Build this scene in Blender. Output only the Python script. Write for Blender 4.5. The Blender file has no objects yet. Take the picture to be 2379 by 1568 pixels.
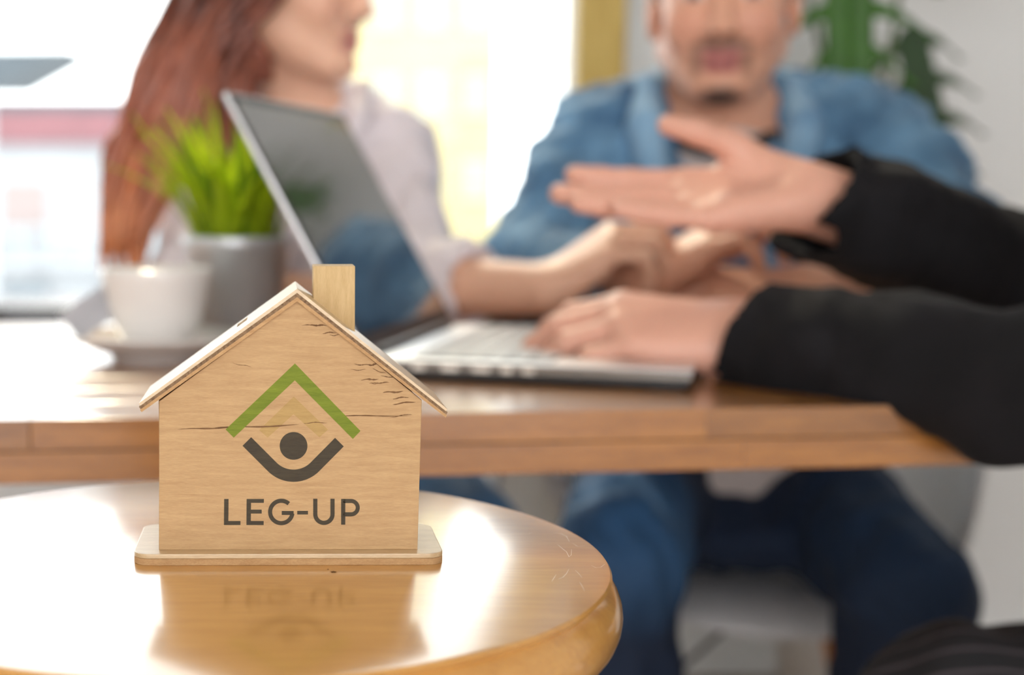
import bpy, bmesh, math, random
import numpy as np
from mathutils import Vector, Matrix

random.seed(7)
scene = bpy.context.scene
COL = scene.collection
R = math.radians

# ------------------------------------------------------------------ camera
CAMZ, PITCH, FPX, PPX = 0.890, R(5.6), 3304.0, 670.0     # PPX: the optical axis lies left of the middle (off-centre crop)
cam_d = bpy.data.cameras.new('camera')
cam = bpy.data.objects.new('camera', cam_d)
COL.objects.link(cam)
cam.location = (0, 0, CAMZ)
cam.rotation_euler = (R(90) - PITCH, 0, 0)
cam_d.sensor_width = 36.0
cam_d.lens = FPX * 36.0 / 2379.0
cam_d.shift_x = (1189.5 - PPX) / 2379.0
cam_d.clip_start = 0.01
cam_d.clip_end = 500
cam_d.dof.use_dof = True
cam_d.dof.focus_distance = 0.552
cam_d.dof.aperture_fstop = 5.2
cam_d.dof.aperture_blades = 0
scene.camera = cam

# ------------------------------------------------------------------ daylight and exposure
world = bpy.data.worlds.new('daylight')
scene.world = world
world.use_nodes = True
bgn = world.node_tree.nodes['Background']
bgn.inputs['Color'].default_value = (0.975, 0.985, 1.0, 1)
bgn.inputs['Strength'].default_value = 1.0
scene.view_settings.view_transform = 'Standard'
scene.view_settings.look = 'None'
scene.view_settings.gamma = 1.0
scene.view_settings.use_curve_mapping = False
scene.view_settings.exposure = 2.35
sun_d = bpy.data.lights.new('sun', 'SUN')
sun_d.energy = 0.5
sun_d.color = (1.0, 0.86, 0.62)
sun_d.angle = R(3)
sun = bpy.data.objects.new('sun', sun_d)
COL.objects.link(sun)
sun.location = (-2, 8, 8)
sun.rotation_euler = Vector((0.16, -1.0, -0.95)).to_track_quat('-Z', 'Y').to_euler()


def P(px, py, Y):
    """point at depth Y on the line of sight through a photo pixel"""
    a, v = (px - PPX) / FPX, (784 - py) / FPX
    dy = math.cos(PITCH) + v * math.sin(PITCH)
    dz = -math.sin(PITCH) + v * math.cos(PITCH)
    return Vector((a * Y / dy, Y, CAMZ + dz * Y / dy))


def Q(x, y, z=0.75):
    """survey coordinates (square to the frame's middle) -> room coordinates (square to the toy house)"""
    return (x + (1189.5 - PPX) / FPX * (y * math.cos(PITCH) + (CAMZ - z) * math.sin(PITCH)), y, z)


def QL(pts):
    return [Q(*p) for p in pts]


def RV(v):
    return Matrix.Rotation(R(-8.6), 3, 'Z') @ Vector(v)


# ------------------------------------------------------------------ materials
def lin(c):
    return tuple(((x / 255.0) / 12.92 if x / 255.0 <= 0.04045 else ((x / 255.0 + 0.055) / 1.055) ** 2.4) for x in c)


def newmat(name):
    m = bpy.data.materials.new(name)
    m.use_nodes = True
    nt = m.node_tree
    b = nt.nodes['Principled BSDF']
    return m, nt, b


def plain(name, col, rough=0.5, metal=0.0, var=0.08, nscale=30.0, bump=0.0, coat=0.0, spec=0.5, stretch=(1, 1, 1), transmission=0.0):
    """one-colour surface with a little noise in colour and relief"""
    m, nt, b = newmat(name)
    tc = nt.nodes.new('ShaderNodeTexCoord')
    mp = nt.nodes.new('ShaderNodeMapping')
    mp.inputs['Scale'].default_value = stretch
    nz = nt.nodes.new('ShaderNodeTexNoise')
    nz.inputs['Scale'].default_value = nscale
    nz.inputs['Detail'].default_value = 4
    rp = nt.nodes.new('ShaderNodeValToRGB')
    c = np.array(col)
    rp.color_ramp.elements[0].position = 0.3
    rp.color_ramp.elements[1].position = 0.7
    rp.color_ramp.elements[0].color = (*np.clip(c * (1 - var), 0, 1), 1)
    rp.color_ramp.elements[1].color = (*np.clip(c * (1 + var), 0, 1), 1)
    nt.links.new(tc.outputs['Object'], mp.inputs['Vector'])
    nt.links.new(mp.outputs[0], nz.inputs['Vector'])
    nt.links.new(nz.outputs['Fac'], rp.inputs['Fac'])
    nt.links.new(rp.outputs['Color'], b.inputs['Base Color'])
    b.inputs['Roughness'].default_value = rough
    b.inputs['Metallic'].default_value = metal
    b.inputs['Coat Weight'].default_value = coat
    b.inputs['Specular IOR Level'].default_value = spec
    if bump > 0:
        bp = nt.nodes.new('ShaderNodeBump')
        bp.inputs['Strength'].default_value = bump
        bp.inputs['Distance'].default_value = 0.001
        nt.links.new(nz.outputs['Fac'], bp.inputs['Height'])
        nt.links.new(bp.outputs[0], b.inputs['Normal'])
    return m


def wood(name, dark, light, scale=20.0, stretch=(1, 8, 8), rough=0.5, coat=0.0, bump=0.15, rnd=0.0, fine=1.0, coat_rough=0.08, spec=0.5, bdist=0.0006, coat_ior=1.5):
    """grain running along the axis with the smallest stretch"""
    m, nt, b = newmat(name)
    L = nt.links.new
    tc = nt.nodes.new('ShaderNodeTexCoord')
    mp = nt.nodes.new('ShaderNodeMapping')
    mp.inputs['Scale'].default_value = stretch
    L(tc.outputs['Object'], mp.inputs['Vector'])
    vec = mp.outputs[0]
    if rnd:
        oi = nt.nodes.new('ShaderNodeObjectInfo')
        ad = nt.nodes.new('ShaderNodeVectorMath')
        ad.operation = 'ADD'
        sc = nt.nodes.new('ShaderNodeVectorMath')
        sc.operation = 'SCALE'
        sc.inputs[0].default_value = (13, 7, 29)
        L(oi.outputs['Random'], sc.inputs['Scale'])
        L(vec, ad.inputs[0])
        L(sc.outputs[0], ad.inputs[1])
        vec = ad.outputs[0]
    n1 = nt.nodes.new('ShaderNodeTexNoise')
    n1.inputs['Scale'].default_value = scale
    n1.inputs['Detail'].default_value = 6
    n1.inputs['Distortion'].default_value = 0.6
    n2 = nt.nodes.new('ShaderNodeTexNoise')
    n2.inputs['Scale'].default_value = scale * 7
    n2.inputs['Detail'].default_value = 5
    L(vec, n1.inputs['Vector'])
    L(vec, n2.inputs['Vector'])
    mx = nt.nodes.new('ShaderNodeMix')
    mx.data_type = 'FLOAT'
    mx.inputs['Factor'].default_value = 0.4 * fine
    L(n1.outputs['Fac'], mx.inputs['A'])
    L(n2.outputs['Fac'], mx.inputs['B'])
    rp = nt.nodes.new('ShaderNodeValToRGB')
    rp.color_ramp.elements[0].position = 0.32
    rp.color_ramp.elements[1].position = 0.68
    rp.color_ramp.elements[0].color = (*dark, 1)
    rp.color_ramp.elements[1].color = (*light, 1)
    L(mx.outputs['Result'], rp.inputs['Fac'])
    out = rp.outputs['Color']
    if rnd:
        mr = nt.nodes.new('ShaderNodeMapRange')
        mr.inputs['To Min'].default_value = 1 - rnd
        mr.inputs['To Max'].default_value = 1 + rnd
        L(oi.outputs['Random'], mr.inputs['Value'])
        ml = nt.nodes.new('ShaderNodeVectorMath')
        ml.operation = 'SCALE'
        L(out, ml.inputs[0])
        L(mr.outputs[0], ml.inputs['Scale'])
        out = ml.outputs[0]
    L(out, b.inputs['Base Color'])
    b.inputs['Roughness'].default_value = rough
    b.inputs['Coat Weight'].default_value = coat
    b.inputs['Coat Roughness'].default_value = coat_rough
    b.inputs['Coat IOR'].default_value = coat_ior
    b.inputs['Specular IOR Level'].default_value = spec
    bp = nt.nodes.new('ShaderNodeBump')
    bp.inputs['Strength'].default_value = bump
    bp.inputs['Distance'].default_value = bdist
    L(mx.outputs['Result'], bp.inputs['Height'])
    L(bp.outputs[0], b.inputs['Normal'])
    if coat:
        L(bp.outputs[0], b.inputs['Coat Normal'])
    return m


def vcol(name, rough=0.5, sss=0.0, bump=0.1, nscale=200.0, var=0.1):
    """colours come from the per-vertex attribute Col (lips, beard, nails ...)"""
    m, nt, b = newmat(name)
    L = nt.links.new
    at = nt.nodes.new('ShaderNodeAttribute')
    at.attribute_name = 'Col'
    tc = nt.nodes.new('ShaderNodeTexCoord')
    nz = nt.nodes.new('ShaderNodeTexNoise')
    nz.inputs['Scale'].default_value = nscale
    nz.inputs['Detail'].default_value = 4
    L(tc.outputs['Object'], nz.inputs['Vector'])
    mr = nt.nodes.new('ShaderNodeMapRange')
    mr.inputs['To Min'].default_value = 1 - var
    mr.inputs['To Max'].default_value = 1 + var
    L(nz.outputs['Fac'], mr.inputs['Value'])
    sc = nt.nodes.new('ShaderNodeVectorMath')
    sc.operation = 'SCALE'
    L(at.outputs['Color'], sc.inputs[0])
    L(mr.outputs[0], sc.inputs['Scale'])
    L(sc.outputs[0], b.inputs['Base Color'])
    b.inputs['Roughness'].default_value = rough
    if sss:
        b.inputs['Subsurface Weight'].default_value = sss
        b.inputs['Subsurface Radius'].default_value = (0.012, 0.005, 0.003)
        b.inputs['Subsurface Scale'].default_value = 1.0
    bp = nt.nodes.new('ShaderNodeBump')
    bp.inputs['Strength'].default_value = bump
    bp.inputs['Distance'].default_value = 0.0005
    L(nz.outputs['Fac'], bp.inputs['Height'])
    L(bp.outputs[0], b.inputs['Normal'])
    return m


def fabric(name, c1, c2, weave=900.0, rough=0.85, fold=25.0, spec=0.3, sheen=0.15):
    """woven cloth: fine thread relief plus soft worn patches"""
    m, nt, b = newmat(name)
    L = nt.links.new
    tc = nt.nodes.new('ShaderNodeTexCoord')
    n1 = nt.nodes.new('ShaderNodeTexNoise')
    n1.inputs['Scale'].default_value = fold
    n1.inputs['Detail'].default_value = 5
    n2 = nt.nodes.new('ShaderNodeTexNoise')
    n2.inputs['Scale'].default_value = weave
    L(tc.outputs['Object'], n1.inputs['Vector'])
    L(tc.outputs['Object'], n2.inputs['Vector'])
    rp = nt.nodes.new('ShaderNodeValToRGB')
    rp.color_ramp.elements[0].position = 0.33
    rp.color_ramp.elements[1].position = 0.67
    rp.color_ramp.elements[0].color = (*c1, 1)
    rp.color_ramp.elements[1].color = (*c2, 1)
    mx = nt.nodes.new('ShaderNodeMix')
    mx.data_type = 'FLOAT'
    mx.inputs['Factor'].default_value = 0.3
    L(n1.outputs['Fac'], mx.inputs['A'])
    L(n2.outputs['Fac'], mx.inputs['B'])
    L(mx.outputs['Result'], rp.inputs['Fac'])
    L(rp.outputs['Color'], b.inputs['Base Color'])
    b.inputs['Roughness'].default_value = rough
    b.inputs['Specular IOR Level'].default_value = spec
    b.inputs['Sheen Weight'].default_value = sheen
    bp = nt.nodes.new('ShaderNodeBump')
    bp.inputs['Strength'].default_value = 0.25
    bp.inputs['Distance'].default_value = 0.0006
    L(n2.outputs['Fac'], bp.inputs['Height'])
    L(bp.outputs[0], b.inputs['Normal'])
    return m


def leafmat(name, col, var, nscale, trans=0.45, stretch=(1, 1, 1)):
    m = plain(name, col, rough=0.45, var=var, nscale=nscale, stretch=stretch)
    nt = m.node_tree
    b = nt.nodes['Principled BSDF']
    rp = [n for n in nt.nodes if n.type == 'VALTORGB'][0]
    t = nt.nodes.new('ShaderNodeBsdfTranslucent')
    mx = nt.nodes.new('ShaderNodeMixShader')
    mx.inputs[0].default_value = trans
    nt.links.new(rp.outputs['Color'], t.inputs['Color'])
    nt.links.new(b.outputs[0], mx.inputs[1])
    nt.links.new(t.outputs[0], mx.inputs[2])
    nt.links.new(mx.outputs[0], nt.nodes['Material Output'].inputs['Surface'])
    return m


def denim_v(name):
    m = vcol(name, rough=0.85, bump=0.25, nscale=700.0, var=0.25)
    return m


def glassmat(name):
    """clear pane: lets light straight through, mirrors a little at grazing angles"""
    m = bpy.data.materials.new(name)
    m.use_nodes = True
    nt = m.node_tree
    nt.nodes.clear()
    o = nt.nodes.new('ShaderNodeOutputMaterial')
    t = nt.nodes.new('ShaderNodeBsdfTransparent')
    t.inputs['Color'].default_value = (0.96, 0.98, 0.97, 1)
    g = nt.nodes.new('ShaderNodeBsdfGlossy')
    g.inputs['Roughness'].default_value = 0.02
    f = nt.nodes.new('ShaderNodeFresnel')
    f.inputs['IOR'].default_value = 1.3
    mx = nt.nodes.new('ShaderNodeMixShader')
    nt.links.new(f.outputs[0], mx.inputs[0])
    nt.links.new(t.outputs[0], mx.inputs[1])
    nt.links.new(g.outputs[0], mx.inputs[2])
    nt.links.new(mx.outputs[0], o.inputs['Surface'])
    return m


M = {}
M['ply'] = wood('birch_plywood', lin((180, 144, 102)), lin((203, 168, 123)), scale=60, stretch=(1, 6, 9), rough=0.62, bump=0.35, spec=0.3)
M['ply_v'] = wood('birch_plywood_upright', lin((196, 164, 114)), lin((216, 186, 138)), scale=70, stretch=(9, 6, 1), rough=0.62, bump=0.3, spec=0.3)
M['ply_core'] = wood('plywood_core', lin((92, 70, 54)), lin((170, 140, 108)), scale=700, stretch=(1, 1, 1), rough=0.85, bump=0.8, spec=0.2)
M['ply_edge'] = wood('plywood_edge', lin((176, 136, 94)), lin((206, 168, 122)), scale=160, stretch=(1, 1, 3), rough=0.75, bump=0.5, spec=0.2)
M['ply_top'] = wood('sanded_plywood_face', lin((196, 166, 124)), lin((222, 196, 156)), scale=60, stretch=(1, 6, 6), rough=0.34, bump=0.25, spec=0.9)
M['ink_dark'] = wood('dark_print', lin((58, 50, 38)), lin((74, 65, 48)), scale=60, stretch=(1, 6, 9), rough=0.6, bump=0.35, spec=0.3)
M['ink_green'] = wood('green_print', lin((104, 120, 26)), lin((128, 142, 40)), scale=60, stretch=(1, 6, 9), rough=0.6, bump=0.35, spec=0.3)
M['ink_faint'] = wood('faint_olive_print', lin((170, 138, 84)), lin((190, 158, 102)), scale=60, stretch=(1, 6, 9), rough=0.62, bump=0.35, spec=0.3)
M['streak'] = wood('dark_grain_mark', lin((96, 68, 44)), lin((140, 104, 70)), scale=250, stretch=(1, 6, 6), rough=0.7, bump=0.2, spec=0.2)
M['scratch'] = plain('pale_scratch', lin((236, 222, 196)), rough=0.5, var=0.1, nscale=400)
M['honey'] = wood('lacquered_honey_wood', lin((196, 140, 68)), lin((220, 166, 88)), scale=7, stretch=(1.2, 9, 9), rough=0.3, coat=1.0, bump=0.16, coat_rough=0.135, bdist=0.0004, coat_ior=1.65)
M['oak'] = wood('lacquered_table_wood', lin((132, 82, 32)), lin((172, 114, 50)), scale=9, stretch=(1.2, 10, 14), rough=0.4, coat=0.9, bump=0.12, rnd=0.13, coat_rough=0.14, coat_ior=1.65)
M['silver'] = plain('brushed_aluminium', (0.62, 0.62, 0.63), rough=0.34, metal=1.0, var=0.04, nscale=60, stretch=(1, 30, 1))
M['side_shaded'] = plain('shade_darkened_metal_side', (0.22, 0.20, 0.18), rough=0.4, metal=0.7, var=0.06, nscale=60)  # laptop side: its shade is put into a darker metal colour
M['keycap'] = plain('pale_grey_keycap', (0.42, 0.43, 0.45), rough=0.28, var=0.04, nscale=300)
M['black_plastic'] = plain('black_plastic', (0.012, 0.012, 0.013), rough=0.45, var=0.2)
M['display'] = plain('dark_glossy_display', (0.012, 0.012, 0.014), rough=0.12, var=0.1, coat=1.0)
M['port'] = plain('port_metal', (0.7, 0.66, 0.6), rough=0.3, metal=0.6, var=0.1)
M['china'] = plain('white_glazed_china', lin((236, 232, 228)), rough=0.18, var=0.02, coat=0.3)
M['coffee'] = plain('coffee', lin((96, 58, 30)), rough=0.15, var=0.2)
M['zinc'] = plain('galvanised_zinc', (0.62, 0.64, 0.66), rough=0.32, metal=0.45, var=0.12, nscale=18)
M['soil'] = plain('dark_soil', (0.03, 0.022, 0.015), rough=0.95, var=0.5, nscale=150, bump=0.8)
M['grass'] = leafmat('bright_green_blade', lin((182, 206, 36)), 0.3, 30, 0.55, (1, 1, 0.6))
M['grass_dark'] = leafmat('deep_green_blade', lin((96, 136, 30)), 0.3, 30, 0.45)
M['sachet'] = plain('grey_paper_sachet', lin((178, 178, 184)), rough=0.6, var=0.06)
M['skin_m'] = vcol('skin', rough=0.48, sss=0.12)
M['denim'] = fabric('blue_denim', lin((54, 90, 124)), lin((122, 168, 204)), fold=16)
M['denim_light'] = fabric('faded_denim', lin((104, 146, 184)), lin((146, 186, 216)), fold=20)
M['jeans'] = fabric('dark_navy_jeans', lin((15, 27, 46)), lin((34, 56, 88)), fold=14)
M['jeans_lit'] = denim_v('navy_jeans_with_lit_knees')
M['jeans_blue'] = fabric('mid_blue_jeans', lin((40, 92, 140)), lin((74, 130, 176)), fold=16)
M['tee'] = fabric('warm_grey_jersey', lin((196, 182, 176)), lin((220, 208, 202)), fold=18)
M['tee_dark'] = fabric('black_ribbed_collar', lin((34, 30, 32)), lin((48, 44, 46)), fold=40)
M['blouse'] = fabric('pale_lilac_cotton', lin((224, 216, 222)), lin((242, 236, 241)), fold=14, rough=0.75)
M['suit'] = fabric('black_wool_suit', lin((16, 16, 18)), lin((28, 27, 30)), fold=18, weave=700, sheen=0.02, spec=0.2)
M['shirt_white'] = fabric('white_shirt_cotton', lin((225, 225, 228)), lin((240, 240, 242)), fold=18)
M['shoe'] = plain('dark_leather', (0.02, 0.016, 0.014), rough=0.35, var=0.3)
M['sneaker'] = plain('white_canvas', lin((220, 216, 210)), rough=0.7, var=0.05)
M['chair_shell'] = plain('white_moulded_plastic', lin((226, 224, 224)), rough=0.35, var=0.02)
M['chair_wood'] = wood('orange_beech_leg', lin((176, 112, 58)), lin((204, 142, 84)), scale=20, stretch=(8, 8, 1), rough=0.45, rnd=0.08)
M['iron'] = plain('black_steel', (0.02, 0.02, 0.02), rough=0.4, metal=0.6, var=0.1)
M['wall'] = plain('pale_wall_paint', lin((230, 231, 230)), rough=0.85, var=0.02, nscale=3)
M['floor_tile'] = plain('pinkish_beige_tile', lin((206, 182, 166)), rough=0.4, var=0.05, nscale=6)
M['grout'] = plain('grout', lin((168, 150, 138)), rough=0.9, var=0.08)
M['ceiling'] = plain('ceiling_paint', lin((232, 228, 220)), rough=0.9, var=0.02, nscale=3)
M['sill'] = plain('glossy_dark_sill', lin((34, 36, 40)), rough=0.2, var=0.1, coat=0.6)
M['frame_dark'] = plain('dark_grey_window_frame', lin((40, 42, 46)), rough=0.45, var=0.08)
M['post_wood'] = wood('flare_yellow_post', lin((190, 156, 70)), lin((222, 192, 108)), scale=14, stretch=(8, 8, 1), rough=0.5)  # yellow of the flare light put into the wood colour
M['glass'] = glassmat('window_glass')
M['leaf'] = leafmat('monstera_leaf', lin((72, 122, 40)), 0.25, 12, 0.3)
M['leaf_dark'] = leafmat('old_monstera_leaf', lin((50, 78, 44)), 0.25, 12, 0.15)
M['stem'] = plain('green_stem', lin((76, 100, 44)), rough=0.5, var=0.15)
M['pot_clay'] = plain('white_planter', lin((225, 222, 216)), rough=0.5, var=0.03)
M['b_white'] = plain('white_render', lin((158, 160, 164)), rough=0.9, var=0.05, nscale=0.6)
M['b_cream_sunlit'] = plain('sunlit_cream_render', lin((184, 170, 124)), rough=0.9, var=0.05, nscale=0.6)  # warm sunlight put into the cream tint
M['b_red'] = plain('red_roof_fascia', lin((112, 66, 72)), rough=0.8, var=0.1, nscale=2)
M['b_grey'] = plain('slate_grey_roof', lin((52, 62, 70)), rough=0.7, var=0.1, nscale=2)
M['b_glass'] = plain('far_window_glass', lin((104, 116, 124)), rough=0.3, var=0.15, nscale=2)
M['b_glass_pale'] = plain('pale_far_window', lin((160, 156, 136)), rough=0.4, var=0.1, nscale=2)
M['b_shutter'] = plain('faded_pink_shutter', lin((138, 124, 122)), rough=0.8, var=0.08, nscale=3)
M['b_rail'] = plain('pale_blue_railing', lin((146, 164, 172)), rough=0.6, var=0.05)
M['street'] = plain('pale_street', lin((176, 178, 180)), rough=0.9, var=0.1, nscale=0.4)


# ------------------------------------------------------------------ object helpers
def wmat(o):
    m = o.matrix_basis.copy()
    p = o.parent
    while p:
        m = p.matrix_basis @ m
        p = p.parent
    return m


def link(name, me, mat, parent=None, world_space=False, smooth=False):
    if world_space and parent is not None:
        me.transform(wmat(parent).inverted())
    if mat is not None:
        me.materials.append(mat)
    if smooth:
        me.polygons.foreach_set('use_smooth', [True] * len(me.polygons))
    o = bpy.data.objects.new(name, me)
    COL.objects.link(o)
    if parent is not None:
        o.parent = parent
    return o


def tag(o, label=None, cat=None, group=None, kind=None):
    if label:
        o['label'] = label
    if cat:
        o['category'] = cat
    if group:
        o['group'] = group
    if kind:
        o['kind'] = kind
    return o


def empty(name, loc=(0, 0, 0), rz=0.0):
    o = bpy.data.objects.new(name, None)
    o.empty_display_size = 0.05
    COL.objects.link(o)
    o.location = loc
    o.rotation_euler = (0, 0, rz)
    return o


def mesh_from(name, verts, faces):
    me = bpy.data.meshes.new(name)
    me.from_pydata([tuple(v) for v in verts], [], faces)
    me.update()
    return me


def bm_mesh(name, bm):
    bmesh.ops.recalc_face_normals(bm, faces=bm.faces)
    me = bpy.data.meshes.new(name)
    bm.to_mesh(me)
    bm.free()
    return me


def box_bm(lo, hi, bev=0.0, seg=2, bm=None):
    own = bm is None
    b = bmesh.new()
    bmesh.ops.create_cube(b, size=1.0)
    for v in b.verts:
        v.co = Vector([lo[i] + (v.co[i] + 0.5) * (hi[i] - lo[i]) for i in range(3)])
    if bev > 0:
        bmesh.ops.bevel(b, geom=b.edges[:], offset=bev, segments=seg, affect='EDGES', profile=0.6)
    if own:
        return b
    t = bpy.data.meshes.new('t')
    b.to_mesh(t)
    b.free()
    bm.from_mesh(t)
    bpy.data.meshes.remove(t)
    return bm


def box(name, lo, hi, mat, parent=None, bev=0.0, world_space=False, seg=2):
    return link(name, bm_mesh(name, box_bm(lo, hi, bev, seg)), mat, parent, world_space)


def prism_bm(poly, axis, a, b, bm=None, bev=0.0):
    """polygon of 2-D points extruded along axis ('x','y','z') from a to b"""
    own = bm is None
    t = bmesh.new()

    def co(p, h):
        return {'z': (p[0], p[1], h), 'y': (p[0], h, p[1]), 'x': (h, p[0], p[1])}[axis]
    lo = [t.verts.new(co(p, a)) for p in poly]
    hi = [t.verts.new(co(p, b)) for p in poly]
    t.faces.new(lo)
    t.faces.new(hi)
    n = len(poly)
    for i in range(n):
        t.faces.new((lo[i], lo[(i + 1) % n], hi[(i + 1) % n], hi[i]))
    bmesh.ops.recalc_face_normals(t, faces=t.faces)
    if bev > 0:
        bmesh.ops.bevel(t, geom=t.edges[:], offset=bev, segments=2, affect='EDGES', profile=0.6)
    if own:
        return t
    me = bpy.data.meshes.new('t')
    t.to_mesh(me)
    t.free()
    bm.from_mesh(me)
    bpy.data.meshes.remove(me)
    return bm


def lathe(profile, n=64, close_bottom=True, close_top=True):
    bm = bmesh.new()
    rings = []
    for (r, z) in profile:
        if r < 1e-6:
            rings.append([bm.verts.new((0, 0, z))])
        else:
            rings.append([bm.verts.new((r * math.cos(2 * math.pi * i / n), r * math.sin(2 * math.pi * i / n), z)) for i in range(n)])
    for a, b in zip(rings[:-1], rings[1:]):
        for i in range(n):
            j = (i + 1) % n
            if len(a) == 1 and len(b) == 1:
                continue
            if len(a) == 1:
                bm.faces.new((a[0], b[i], b[j]))
            elif len(b) == 1:
                bm.faces.new((a[i], a[j], b[0]))
            else:
                bm.faces.new((a[i], a[j], b[j], b[i]))
    return bm


def tube_bm(pts, radii, n=8, bm=None, flat=1.0, up=Vector((0, 0, 1))):
    bm = bm or bmesh.new()
    pts = [Vector(p) for p in pts]
    rings = []
    for i, p in enumerate(pts):
        d = (pts[min(i + 1, len(pts) - 1)] - pts[max(i - 1, 0)])
        d = d.normalized() if d.length > 1e-9 else Vector((0, 0, 1))
        u = d.cross(up)
        if u.length < 1e-3:
            u = d.cross(Vector((1, 0, 0)))
        u.normalize()
        w = u.cross(d).normalized()
        r = radii[i] if isinstance(radii, (list, tuple)) else radii
        rings.append([bm.verts.new(p + u * (r * math.cos(2 * math.pi * k / n)) + w * (r * flat * math.sin(2 * math.pi * k / n))) for k in range(n)])
    for a, b in zip(rings[:-1], rings[1:]):
        for k in range(n):
            bm.faces.new((a[k], a[(k + 1) % n], b[(k + 1) % n], b[k]))
    bm.faces.new(rings[0][::-1])
    bm.faces.new(rings[-1])
    return bm


def bez(p0, p1, p2, p3, n):
    out = []
    for i in range(n + 1):
        t = i / n
        out.append((1 - t) ** 3 * Vector(p0) + 3 * (1 - t) ** 2 * t * Vector(p1) + 3 * (1 - t) * t * t * Vector(p2) + t ** 3 * Vector(p3))
    return out


# ------------------------------------------------------------------ soft bodies: blended solids -> one continuous surface
def cone(a, b, ra, rb, k=0.012, op='u'):
    a, b = np.array(a, float), np.array(b, float)
    r = max(ra, rb)
    return dict(op=op, k=k, lo=np.minimum(a, b) - r, hi=np.maximum(a, b) + r, t='c', a=a, b=b, ra=ra, rb=rb)


def ell(c, r, rot=None, k=0.02, op='u'):
    c, r = np.array(c, float), np.array(r, float)
    rot = np.eye(3) if rot is None else np.array(rot)
    e = np.abs(rot) @ r
    return dict(op=op, k=k, lo=c - e, hi=c + e, t='e', c=c, r=r, rot=rot)


def rbox(c, h, rot=None, rad=0.005, k=0.004, op='u'):
    c, h = np.array(c, float), np.array(h, float)
    rot = np.eye(3) if rot is None else np.array(rot)
    e = np.abs(rot) @ (h + rad)
    return dict(op=op, k=k, lo=c - e, hi=c + e, t='b', c=c, h=h, rad=rad, rot=rot)


def chain(pts, radii, k=0.012):
    return [cone(pts[i], pts[i + 1], radii[i], radii[i + 1], k) for i in range(len(pts) - 1)]


def grow(prims, d):
    out = []
    for p in prims:
        q = dict(p)
        if q['t'] == 'c':
            q['ra'] += d
            q['rb'] += d
        elif q['t'] == 'e':
            q['r'] = q['r'] + d
        else:
            q['rad'] += d
        q['lo'] = q['lo'] - d
        q['hi'] = q['hi'] + d
        out.append(q)
    return out


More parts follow.
